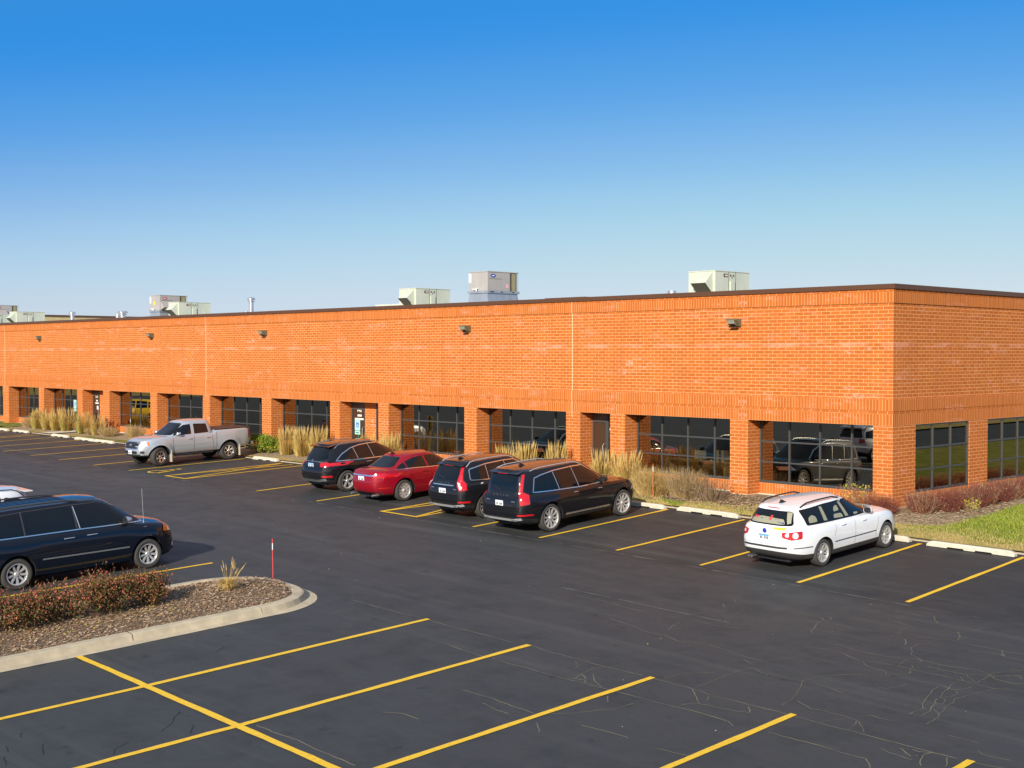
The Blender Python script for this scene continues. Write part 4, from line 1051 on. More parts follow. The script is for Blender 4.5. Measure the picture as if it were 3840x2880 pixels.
def rpoly(pts, r, n=4):
    """round the corners of a polygon"""
    out = []; k = len(pts)
    for i in range(k):
        p = Vector(pts[i]); a = Vector(pts[i-1])-p; b = Vector(pts[(i+1) % k])-p
        rr = min(r, a.length*.45, b.length*.45); A = p+a.normalized()*rr; B_ = p+b.normalized()*rr
        for j in range(n+1):
            t = j/n; out.append(tuple((1-t)**2*A+2*t*(1-t)*p+t*t*B_))
    return out
SIDE = -math.pi/2; REAR = math.pi; FRONT = 0.0; RR = R(-135); FRr = R(-45)
def LV(paint_, low='clad_black', nlow=2, tuck=.0):
    mt_ = [low]*nlow+[paint_]*20
    fr_ = [(0, .84, .16, .12), (.06, .93, .07, .05), (.20, .975, .01, .0), (.36, .99, .0, -.005), (.52, 1.0, .0, .0), (.66, 1.0, .02+tuck, .02), (.80, .992, .04+tuck, .05), (.90, .975, .06+tuck, .09), (.96, .955, .085+tuck, .14), (1.0, .92, .12+tuck, .22)]
    return [(*v, mt_[i]) for i, v in enumerate(fr_)]
def frame_chrome(c, pts, wd=.028, mt='chrome'): c.ribbon('window_trim', pts, wd, SIDE, mt, .009)

def volvo(name, label, p, big):
    """tall estate-like SUV with L-shaped rear lamps; big: the seven-seat one"""
    if big:
        sp = dict(x=(-1.08, 3.86), w=1.96, wb=2.98, tyre=.385, paint=p, nf=4.4, nr=6.5, flare=.018,
                  bot=[(-1.1, .36), (-.5, .27), (.6, .25), (2.4, .25), (3.4, .27), (3.9, .30)],
                  sho=[(-1.1, 1.10), (0, 1.10), (1.5, 1.08), (2.6, 1.07), (3.2, 1.04), (3.6, .97), (3.87, .84)])
        sp['gh'] = dict(w=(1.80, 1.40), roof=[(-1.05, 1.70), (-.3, 1.755), (.8, 1.775), (1.6, 1.745), (2.3, 1.66)], xr=[(0, -1.0), (.5, -.93), (1, -.80)], xf=[(0, 3.0), (.5, 2.45), (1, 1.80)])
    else:
        sp = dict(x=(-.95, 3.67), w=1.89, wb=2.77, tyre=.37, paint=p, nf=4.2, nr=5.8, flare=.022,
                  bot=[(-1, .38), (-.5, .28), (.6, .26), (2.4, .26), (3.2, .28), (3.7, .32)],
                  sho=[(-1, 1.10), (0, 1.10), (1.5, 1.06), (2.6, 1.04), (3.1, 1.0), (3.45, .92), (3.67, .80)])
        sp['gh'] = dict(w=(1.72, 1.28), roof=[(-.9, 1.62), (-.3, 1.69), (.7, 1.713), (1.5, 1.68), (2.2, 1.58)], xr=[(0, -.88), (.5, -.76), (1, -.55)], xf=[(0, 2.86), (.5, 2.3), (1, 1.62)])
    sp['lev'] = LV(p, 'clad_black', 3); c = Car(name, sp, label, 'SUV')
    zt = 1.0
    if big:
        wins = [[(-.52, 1.17), (-.40, 1.50), (.02, 1.60), (.02, 1.14)], [(.07, 1.14), (.07, 1.605), (.24, 1.625), (.37, 1.135)], [(.42, 1.135), (.28, 1.63), (.98, 1.655), (1.14, 1.115)], [(1.22, 1.11), (1.06, 1.655), (1.50, 1.64), (2.0, 1.40), (2.38, 1.13)]]
        tr = [(-.56, 1.15), (-.44, 1.52), (-.2, 1.58), (.3, 1.645), (1.0, 1.675), (1.52, 1.66), (2.02, 1.42), (2.42, 1.10), (1.2, 1.09), (0, 1.125)]
        seams = [[(2.42, 1.08), (2.46, .95), (2.30, .60), (2.32, .30)], [(1.18, 1.09), (1.22, .80), (1.2, .30)], [(.40, 1.12), (.42, .95), (.34, .80), (.25, .62)]]
    else:
        wins = [rpoly([(-.46, 1.20), (-.42, 1.46), (.12, 1.55), (.14, 1.16)], .09), [(.20, 1.155), (.17, 1.56), (.86, 1.585), (.98, 1.12)], [(1.05, 1.115), (.95, 1.585), (1.35, 1.57), (1.85, 1.35), (2.22, 1.10)]]
        tr = rpoly([(-.50, 1.17), (-.46, 1.48), (.14, 1.58), (.9, 1.608), (1.36, 1.59), (1.87, 1.37), (2.26, 1.08), (1.0, 1.09)], .06)
        seams = [[(2.26, 1.08), (2.28, .9), (2.16, .60), (2.17, .32)], [(1.02, 1.1), (1.06, .8), (1.04, .32)], [(.16, 1.14), (.22, .95), (.30, .8), (.30, .7)]]
    for w_ in wins: c.patch('side_window', rpoly(w_, .035) if len(w_) < 7 else w_, SIDE, 'car_glass')
    c.ribbon('window_trim', tr, .024, SIDE, 'chrome', .008, closed=True)
    for q in seams: c.ribbon('door_seam', q, .010, SIDE, 'seam_black', .0035)
    H = 1.0
    rw = [(-.60, 1.18), (.60, 1.18), (.50, 1.60 if not big else 1.655), (-.50, 1.60 if not big else 1.655)]
    c.patch('rear_window', rpoly(rw, .06), REAR, 'car_glass', mirror=False)
    ws = [(-.74, 1.14), (.74, 1.14), (.58, sp['gh']['roof'][3][1]-.055), (-.58, sp['gh']['roof'][3][1]-.055)]
    c.patch('windshield', rpoly(ws, .06), FRONT, 'car_glass', mirror=False)
    # tall rear lamps wrapping the corner
    k = .707
    if big:
        c.patch('tail_light', [(-.10, 1.64), (-.03, 1.64), (-.07, 1.34), (-.10, 1.18), (.08, 1.10), (.10, .86), (-.18, .83), (-.20, 1.08), (-.20, 1.20), (-.155, 1.36)], RR, 'lamp_red', .010, cell=.04)
    else:
        c.patch('tail_light', [(-.06, 1.57), (.02, 1.57), (-.02, 1.34), (-.02, 1.18), (.08, 1.08), (.10, .90), (-.14, .88), (-.20, 1.00), (-.20, 1.14), (-.13, 1.32)], RR, 'lamp_red', .012, cell=.04)
        c.patch('reverse_light', [(-.19, 1.13), (-.11, 1.10), (-.07, .93), (-.13, .92)], RR, 'lamp_clear', .02, cell=.04)
    zb_ = .62 if big else .62
    c.ribbon('tailgate_seam', [(-.70, 1.12), (-.64, .70), (.64, .70), (.70, 1.12)], .012, REAR, 'seam_black', .0035, mirror=False)
    c.ribbon('tailgate_trim', [(-.45, 1.03 if not big else .98), (.45, 1.03 if not big else .98)], .028 if not big else .008, REAR, 'chrome' if not big else 'seam_black', .012, mirror=False)
    # spaced chrome letters across the tailgate
    m = MB().mt('chrome'); 
    for i, ch in enumerate('VOLVO'):
        yy = (.26 if big else .22)*(1-i/2.0); zz = 1.07 if big else 1.095; h = c.hit(-yy, zz, REAR, .012)
        if h: 
            t_ = text(ch, .062, h, c.root, 'chrome', (math.pi/2, 0, -math.pi/2), 'badge_letter', .003)
    m = MB().mt('chrome'); h = c.hit(.52, .93, REAR, .01)
    if h: m.box(h.x-.006, h.x, -.60, -.46, .915, .945); m.box(h.x-.006, h.x, .40, .52, .915, .945); m.build('model_badge', c.root)
    c.plate(.86 if not big else .86, 0, y0=0.0)
    c.ribbon('bumper_trim', [(-.76, .47), (-.5, .43), (.5, .43), (.76, .47)], .07, REAR, 'satin_silver', .022, mirror=False)
    for yy in (-.55, .55):
        m = MB().mt('chrome'); h = c.hit(-yy, .42, REAR, .03); m.box(h.x-.02, h.x+.03, yy-.10, yy+.10, .40, .445); m.build('exhaust_tip', c.root)
    c.patch('rear_reflector', rpoly([(-.92, .54), (-.66, .54), (-.66, .585), (-.92, .585)], .02) if big else rpoly([(-.86, .53), (-.62, .53), (-.62, .58), (-.86, .58)], .02), REAR, 'lamp_red', .010)
    c.ribbon('bumper_seam', [(-.85, .64), (.85, .64)], .014, REAR, 'seam_black', .004, mirror=False)
    c.ribbon('rear_wiper', [(.02, 1.205), (-.30, 1.30)], .022, REAR, 'clad_black', .02, mirror=False)
    c.ribbon('sill_trim', [(.55, .42), (sp['wb']-.60, .42)], .05, SIDE, 'chrome' if big else 'clad_gray', .014)
    c.handle(1.0 if big else .85, .98, 'chrome', .17); c.handle(1.98 if big else 1.85, .965, 'chrome', .17)
    for q in (([(1.18, 1.11), (1.02, 1.66)], [(.40, 1.13), (.26, 1.64)]) if big else ([(1.02, 1.11), (.90, 1.59)], [(.17, 1.15), (.145, 1.56)])): c.ribbon('pillar_trim', q, .016, SIDE, 'satin_silver', .010)
    c.mirror(2.22 if big else 2.06, 1.13, p); c.rails(-.5, 1.6 if big else 1.4, .045, 'satin_silver', .028, .014)
    sx = -.45; m = MB().mt(p); zr_ = sp['gh']['roof'][0][1]
    hw = .58; xx = sp['gh']['xr'][2][1]
    m.prism([(xx+.20, zr_+.035), (xx-.09, zr_-.035), (xx-.09, zr_-.055), (xx+.1, zr_-.03)], 'y', -hw, hw); m.build('roof_spoiler', c.root)
    m = MB().mt('lamp_red'); m.box(xx-.097, xx-.088, -.18, .18, zr_-.052, zr_-.040); m.build('brake_light', c.root)
    c.antenna(-.15); c.arches('clad_black' if not big else p, .05); c.wheels(10, 'rim_silver', False, .75)
    c.patch('headlight', [(.98*1.0, .70), (1.30, .70), (1.30, .80), (1.0, .86)] if False else [(1.75, .74), (2.40 if big else 2.25, .72), (2.44 if big else 2.3, .83), (1.95, .87)], FRr, 'lamp_clear', .010, cell=.05)
    c.patch('grille', rpoly([(-.42, .50), (.42, .50), (.46, .80), (-.46, .80)], .05), FRONT, 'clad_black', .012, mirror=False)
    c.under(.27); return c

volvo_big = volvo('suv', 'larger black SUV with tall red corner lamps, the rightmost black car', 'black_paint', True)
volvo_big.place(-7.30, -6.93, math.pi/2)
volvo_s = volvo('suv', 'black SUV with curved red lamps between the red sedan and larger black SUV', 'black_paint', False)
volvo_s.place(-10.32, -6.53, math.pi/2)
m = MB().mt('plate_white'); h = volvo_s.hit(-.13, 1.07, SIDE, .006); T = Matrix.Translation((-.15, h.y, 1.03))
m.tube([T @ Vector((0, 0, 0)), T @ Vector((0, -.006, 0))], .055, 20); m.build('fuel_door_sticker', volvo_s.root)

def glc():
    p = 'black_paint'
    sp = dict(x=(-.93, 3.73), w=1.89, wb=2.87, tyre=.365, paint=p, nf=3.9, nr=4.6, flare=.024,
              bot=[(-1, .40), (-.5, .28), (.6, .25), (2.4, .25), (3.3, .27), (3.75, .32)],
              sho=[(-1, .98), (-.6, 1.04), (.3, 1.05), (1.5, 1.03), (2.6, 1.02), (3.2, .96), (3.55, .86), (3.75, .74)], lev=None)
    sp['lev'] = LV(p, 'clad_black', 3)
    sp['gh'] = dict(w=(1.70, 1.24), roof=[(-.75, 1.53), (-.3, 1.60), (.6, 1.645), (1.4, 1.62), (2.2, 1.50)], xr=[(0, -.86), (.5, -.70), (1, -.42)], xf=[(0, 2.95), (.5, 2.35), (1, 1.6)], nr=3.6)
    c = Car('suv', sp, 'black SUV with chrome window arch, parked left of the red sedan', 'SUV')
    for w_ in ([(-.28, 1.10), (-.06, 1.28), (.16, 1.40), (.22, 1.09)], [(.26, 1.09), (.20, 1.41), (.36, 1.46), (.50, 1.085)], [(.55, 1.085), (.41, 1.48), (1.0, 1.535), (1.16, 1.08)], [(1.24, 1.08), (1.08, 1.535), (1.5, 1.52), (1.95, 1.33), (2.35, 1.09)]): c.patch('side_window', rpoly(w_, .03), SIDE, 'car_glass')
    c.ribbon('window_trim', [(-.36, 1.07), (-.1, 1.29), (.3, 1.47), (.7, 1.54), (1.1, 1.56), (1.52, 1.545), (1.97, 1.35), (2.42, 1.06), (1.2, 1.055), (.3, 1.06)], .026, SIDE, 'chrome', .008, closed=True)
    c.patch('rear_window', rpoly([(-.62, 1.13), (.62, 1.13), (.46, 1.50), (-.46, 1.50)], .08), REAR, 'car_glass', mirror=False)
    c.patch('windshield', rpoly([(-.72, 1.10), (.72, 1.10), (.56, 1.56), (-.56, 1.56)], .06), FRONT, 'car_glass', mirror=False)
    for q in ([(2.42, 1.05), (2.44, .9), (2.3, .6), (2.3, .3)], [(1.2, 1.05), (1.24, .8), (1.2, .3)], [(.42, 1.05), (.46, .9), (.36, .72)]): c.ribbon('door_seam', q, .010, SIDE, 'seam_black', .0035)
    c.patch('tail_light', rpoly([(-.25, .90), (.08, .90), (.13, .98), (.0, 1.05), (-.25, 1.03)], .04), RR, 'lamp_red', .012, cell=.045)
    c.patch('tail_light', rpoly([(-.92, .92), (-.50, .92), (-.52, 1.0), (-.90, 1.03)], .03), REAR, 'lamp_red', .012)
    c.ribbon('tailgate_seam', [(-.66, 1.10), (-.62, .62), (.62, .62), (.66, 1.10)], .012, REAR, 'seam_black', .0035, mirror=False)
    c.ribbon('tailgate_trim', [(-.5, 1.06), (.5, 1.06)], .010, REAR, 'chrome', .01, mirror=False)
    h = c.hit(0, 1.09, REAR, .012); m = MB().mt('chrome'); T = Matrix.Translation((h.x, 0, 1.085)) @ Matrix.Rotation(math.pi/2, 4, 'Z')
    m.tube([T @ Vector((.045*math.cos(a), 0, .045*math.sin(a))) for a in [2*math.pi*i/20 for i in range(21)]], .005, 6, False)
    for a in (90, 210, 330): m.tube([T @ Vector((0, 0, 0)), T @ Vector((.043*math.cos(R(a)), 0, .043*math.sin(R(a))))], .005, 5)
    m.build('star_badge', c.root)
    m = MB().mt('chrome'); h = c.hit(.4, 1.02, REAR, .01); m.box(h.x-.004, h.x, -.50, -.36, 1.035, 1.055); m.box(h.x-.004, h.x, .36, .50, 1.035, 1.055); m.build('model_badge', c.root)
    c.plate(.93, 0, top='plate_blue', y0=0)
    c.ribbon('bumper_trim', [(-.70, .47), (-.4, .42), (.4, .42), (.70, .47)], .085, REAR, 'chrome', .02, mirror=False)
    c.patch('rear_reflector', rpoly([(-.82, .54), (-.58, .54), (-.58, .60), (-.82, .60)], .02), REAR, 'lamp_red', .010)
    c.handle(.92, .96, 'chrome'); c.handle(1.9, .94, 'chrome')
    for q in ([(1.20, 1.08), (1.04, 1.54)], [(.52, 1.085), (.385, 1.48)]): c.ribbon('pillar_trim', q, .016, SIDE, 'satin_silver', .010); c.mirror(2.12, 1.08, p); c.rails(-.3, 1.35, .05, 'satin_silver', .025, .013)
    m = MB().mt(p); m.prism([(-.22, 1.60), (-.50, 1.55), (-.50, 1.53), (-.35, 1.53)], 'y', -.55, .55); m.build('roof_spoiler', c.root)
    c.arches('clad_gray', .06); c.wheels(5, 'rim_silver', True, .70); c.patch('headlight', [(1.75, .70), (2.3, .66), (2.34, .78), (1.9, .86)], FRr, 'lamp_clear', .01, cell=.05)
    c.patch('grille', rpoly([(-.42, .48), (.42, .48), (.46, .74), (-.46, .74)], .05), FRONT, 'clad_black', .012, mirror=False); c.under(.27); return c
glc().place(-18.18, -5.80, math.pi/2)

def sedan():
    p = 'red_paint'
    sp = dict(x=(-1.10, 3.77), w=1.84, wb=2.765, tyre=.345, paint=p, nf=3.7, nr=4.0, flare=.02, crown=.05,
              bot=[(-1.1, .34), (-.6, .22), (.6, .18), (2.4, .18), (3.3, .2), (3.8, .26)],
              sho=[(-1.12, .95), (-1.0, 1.02), (-.5, 1.035), (.4, 1.0), (1.5, .96), (2.5, .93), (3.1, .88), (3.5, .78), (3.78, .62)])
    sp['lev'] = LV(p, 'clad_black', 2, .01)
    sp['gh'] = dict(w=(1.62, 1.12), roof=[(-.9, 1.05), (-.35, 1.26), (.2, 1.42), (.8, 1.475), (1.4, 1.46), (2.1, 1.33), (2.7, 1.05)], xr=[(0, -.92), (.5, -.42), (1, .18)], xf=[(0, 2.85), (.5, 2.25), (1, 1.50)], nf=3.2, nr=3.2)
    c = Car('sedan', sp, 'glossy dark red sedan with chrome boot strip, parked between two black SUVs', 'sedan')
    for w_ in ([(-.18, 1.05), (.02, 1.17), (.16, 1.22), (.22, 1.04)], [(.27, 1.04), (.20, 1.24), (.55, 1.34), (.95, 1.375), (1.05, 1.015)], [(1.13, 1.01), (1.03, 1.375), (1.4, 1.365), (1.85, 1.22), (2.28, .985)]): c.patch('side_window', rpoly(w_, .03), SIDE, 'car_glass')
    c.ribbon('window_trim', [(-.26, 1.03), (.5, 1.02), (1.2, .99), (2.3, .965)], .020, SIDE, 'chrome', .008)
    c.patch('rear_window', rpoly([(-.60, 1.10), (.60, 1.10), (.46, 1.385), (-.46, 1.385)], .07), REAR, 'car_glass', mirror=False)
    c.patch('windshield', rpoly([(-.68, 1.0), (.68, 1.0), (.52, 1.40), (-.52, 1.40)], .06), FRONT, 'car_glass', mirror=False)
    for q in ([(2.34, .95), (2.36, .85), (2.2, .5), (2.2, .24)], [(1.10, .99), (1.13, .75), (1.1, .24)], [(.22, 1.02), (.28, .85), (.40, .66)]): c.ribbon('door_seam', q, .009, SIDE, 'seam_black', .0035)
    c.patch('tail_light', rpoly([(-.30, .83), (.08, .80), (.16, .92), (.04, .975), (-.30, .95)], .05), RR, 'lamp_red', .014, cell=.045)
    c.patch('tail_light', rpoly([(-.88, .82), (-.52, .86), (-.52, .92), (-.88, .94)], .03), REAR, 'lamp_red', .014)
    c.ribbon('tailgate_trim', [(-.56, .90), (.56, .90)], .040, REAR, 'chrome', .016, mirror=False)
    m = MB().mt('chrome')
    for i, ch in enumerate('CHRYSLER'):
        yy = .24*(1-i/3.5); h = c.hit(-yy, .965, REAR, .012)
        if h: text(ch, .05, h, c.root, 'chrome', (math.pi/2, 0, -math.pi/2), 'badge_letter', .002)
    c.ribbon('tailgate_seam', [(-.60, 1.0), (-.52, .66), (.52, .66), (.60, 1.0)], .010, REAR, 'seam_black', .0035, mirror=False)
    c.plate(.79, 0, y0=0)
    c.ribbon('bumper_valance', [(-.70, .33), (-.45, .30), (.45, .30), (.70, .33)], .11, REAR, 'clad_gray', .012, mirror=False)
    for yy in (-.55, .55): m = MB().mt('chrome'); m.tube([(-1.07, yy, .27), (-.8, yy, .27)], .04, 12); m.build('exhaust_tip', c.root)
    c.patch('rear_reflector', rpoly([(-.80, .48), (-.66, .48), (-.66, .51), (-.80, .51)], .01), REAR, 'lamp_red', .010)
    c.handle(.86, .90, p); c.handle(1.86, .87, p); c.mirror(2.02, 1.0, p); c.antenna(.28, 'clad_black')
    c.wheels(10, 'rim_silver', True, .70, wide=.22); c.patch('headlight', [(1.75, .58), (2.35, .56), (2.4, .66), (1.9, .74)], FRr, 'lamp_clear', .01, cell=.05); c.under(.2); return c
sedan().place(-14.86, -5.96, math.pi/2)

def wagon():
    p = 'white_paint'
    sp = dict(x=(-1.12, 3.65), w=1.82, wb=2.71, tyre=.325, paint=p, nf=3.8, nr=4.8, flare=.014,
              bot=[(-1.15, .34), (-.6, .22), (.6, .19), (2.4, .19), (3.2, .21), (3.66, .27)],
              sho=[(-1.14, 1.0), (0, .99), (1.5, .965), (2.5, .94), (3.0, .90), (3.4, .80), (3.66, .66)])
    sp['lev'] = LV(p, 'clad_gray', 3); sp['gap'] = .05
    sp['gh'] = dict(w=(1.64, 1.20), roof=[(-.95, 1.38), (-.5, 1.44), (.4, 1.475), (1.2, 1.465), (1.9, 1.38)], xr=[(0, -1.05), (.5, -.92), (1, -.70)], xf=[(0, 2.72), (.5, 2.15), (1, 1.45)], nr=4.0)
    c = Car('station_wagon', sp, 'white station wagon with black roof rails, the rightmost parked car', 'station wagon')
    ws_ = ([(-.42, 1.04), (-.50, 1.34), (.26, 1.385), (.42, 1.03)], [(.50, 1.025), (.35, 1.385), (.98, 1.395), (1.22, 1.01)], [(1.32, 1.005), (1.08, 1.39), (1.35, 1.375), (1.85, 1.20), (2.22, .99)])
    c.patch('window_surround', rpoly([(-.46, 1.01), (-.55, 1.37), (.3, 1.415), (1.05, 1.42), (1.38, 1.40), (1.9, 1.22), (2.32, .97)], .05), SIDE, 'seam_black', .003)
    for w_ in ws_: c.patch('side_window', rpoly(w_, .04), SIDE, 'car_glass', .007)
    # pale seats and pillars seen through the glass
    c.patch('seat_back', rpoly([(-.38, 1.06), (-.08, 1.06), (-.10, 1.18), (-.22, 1.23), (-.36, 1.18)], .05), SIDE, 'seat_beige', .0085)
    c.patch('seat_back', rpoly([(.56, 1.05), (.96, 1.03), (.90, 1.13), (.60, 1.14)], .04), SIDE, 'seat_beige', .0085)
    c.patch('headrest', rpoly([(.62, 1.19), (.86, 1.20), (.82, 1.33), (.68, 1.30)], .05), SIDE, 'seat_beige', .0085)
    c.patch('inner_pillar', [(.16, 1.05), (.30, 1.04), (.22, 1.37), (.12, 1.37)], SIDE, 'seat_beige', .0085)
    c.patch('inner_pillar', [(1.04, 1.03), (1.17, 1.03), (1.0, 1.38), (.90, 1.38)], SIDE, 'seat_beige', .0085)
    c.patch('seat_back', rpoly([(1.42, 1.02), (1.62, 1.02), (1.60, 1.06), (1.42, 1.07)], .02), SIDE, 'seat_beige', .0085)
    c.patch('rear_window', rpoly([(-.62, 1.04), (.62, 1.04), (.51, 1.35), (-.51, 1.35)], .07), REAR, 'car_glass', .006, mirror=False)
    c.patch('parcel_shelf', rpoly([(-.50, 1.07), (.46, 1.07), (.40, 1.18), (-.20, 1.21), (-.46, 1.16)], .04), REAR, 'seat_beige', .0085, mirror=False)
    c.patch('inner_pillar', [(.50, 1.08), (.56, 1.10), (.50, 1.33), (.40, 1.33)], REAR, 'seat_beige', .0085, mirror=False)
    c.patch('window_decal', [(.02, 1.14), (.08, 1.14), (.10, 1.24), (.04, 1.24)], REAR, 'sticker_red', .011, mirror=False)
    c.patch('window_decal', [(-.42, 1.15), (-.40, 1.15), (-.36, 1.18), (-.32, 1.15), (-.30, 1.15), (-.30, 1.21), (-.36, 1.20), (-.42, 1.21)], REAR, 'sticker_red', .011, mirror=False)
    h = c.hit(-.36, 1.10, REAR, .012); text('TOUR', .07, (h.x-.004, -.36 if False else .36*-1, 1.105), c.root, 'badge_blue', (math.pi/2, 0, -math.pi/2), 'window_decal', .002)
    h = c.hit(.60, 1.10, REAR, .012); m = MB().mt('plate_white'); m.tube([(h.x-.006, .57, 1.10), (h.x, .57, 1.10)], .035, 16); m.build('window_sticker', c.root)
    c.patch('bumper_sticker', rpoly([(.22, .955), (.52, .955), (.52, 1.005), (.22, 1.005)], .01), REAR, 'sticker_yellow', .009, mirror=False)
    c.patch('windshield', rpoly([(-.68, .98), (.68, .98), (.54, 1.40), (-.54, 1.40)], .06), FRONT, 'car_glass', mirror=False)
    for q in ([(2.30, .96), (2.34, .86), (2.2, .5), (2.2, .3)], [(1.27, 1.0), (1.30, .8), (1.27, .3)], [(.45, 1.02), (.50, .85), (.40, .66)]): c.ribbon('door_seam', q, .008, SIDE, 'clad_gray', .0035)
    c.patch('tail_light', rpoly([(-.42, .79), (-.22, .74), (.05, .76), (.06, .93), (-.42, .91)], .04), RR, 'lamp_red', .012, cell=.045)
    for a, b, r_, mt_ in ((-.12, .84, .072, 'lamp_clear'), (-.31, .85, .042, 'lamp_clear')):
        c.patch('reverse_light', [(a+r_*math.cos(t), b+r_*math.sin(t)) for t in [2*math.pi*i/20 for i in range(20)]], RR, mt_, .020, cell=.04)
    c.ribbon('tailgate_seam', [(-.70, 1.0), (-.66, .62), (.66, .62), (.70, 1.0)], .007, REAR, 'clad_gray', .0035, mirror=False)
    h = c.hit(0, .91, REAR, .014); m = MB().mt('chrome'); T = Matrix.Translation((h.x, 0, .91)) @ Matrix.Rotation(math.pi/2, 4, 'Z')
    m.tube([T @ Vector((.055*math.cos(a), 0, .055*math.sin(a))) for a in [2*math.pi*i/20 for i in range(21)]], .007, 6, False)
    m.tube([T @ Vector((-.03, 0, .035)), T @ Vector((-.012, 0, -.005)), T @ Vector((0, 0, .02)), T @ Vector((.012, 0, -.005)), T @ Vector((.03, 0, .035))], .005, 5)
    m.mt('badge_blue').tube([T @ Vector((0, -.004, 0)), T @ Vector((0, .008, 0))], .055, 20); m.build('round_badge', c.root)
    c.plate(.77, 0, top='plate_blue', y0=0)
    c.ribbon('bumper_trim', [(-.60, .56), (.60, .56)], .045, REAR, 'clad_gray', .012, mirror=False)
    for yy in (.40, .48): m = MB().mt('chrome'); m.tube([(-1.06, yy, .25), (-.8, yy, .25)], .03, 12); m.build('exhaust_tip', c.root)
    m = MB().mt('lamp_red'); h = c.hit(0, 1.385, REAR, 0)
    c.patch('brake_light', [(-.17, 1.385), (.17, 1.385), (.17, 1.405), (-.17, 1.405)], REAR, 'lamp_red', .012, mirror=False)
    c.ribbon('side_trim', [(.42, .53), (2.2, .53)], .022, SIDE, 'clad_gray', .010); c.ribbon('side_trim', [(-.95, .55), (-.42, .54)], .020, SIDE, 'clad_gray', .010)
    c.handle(.80, .88, p); c.handle(1.68, .86, p); c.mirror(2.02, 1.0, p); c.rails(-.46, 1.08, .05, 'clad_black', .05, .019); c.antenna(-.35, 'clad_black')
    c.wheels(9, 'rim_silver', False, .70, wide=.225); c.patch('headlight', [(1.7, .60), (2.25, .58), (2.3, .70), (1.85, .78)], FRr, 'lamp_clear', .01, cell=.05); c.under(.2); return c
wagon().place(.82, -6.02, math.pi/2-R(1.5))

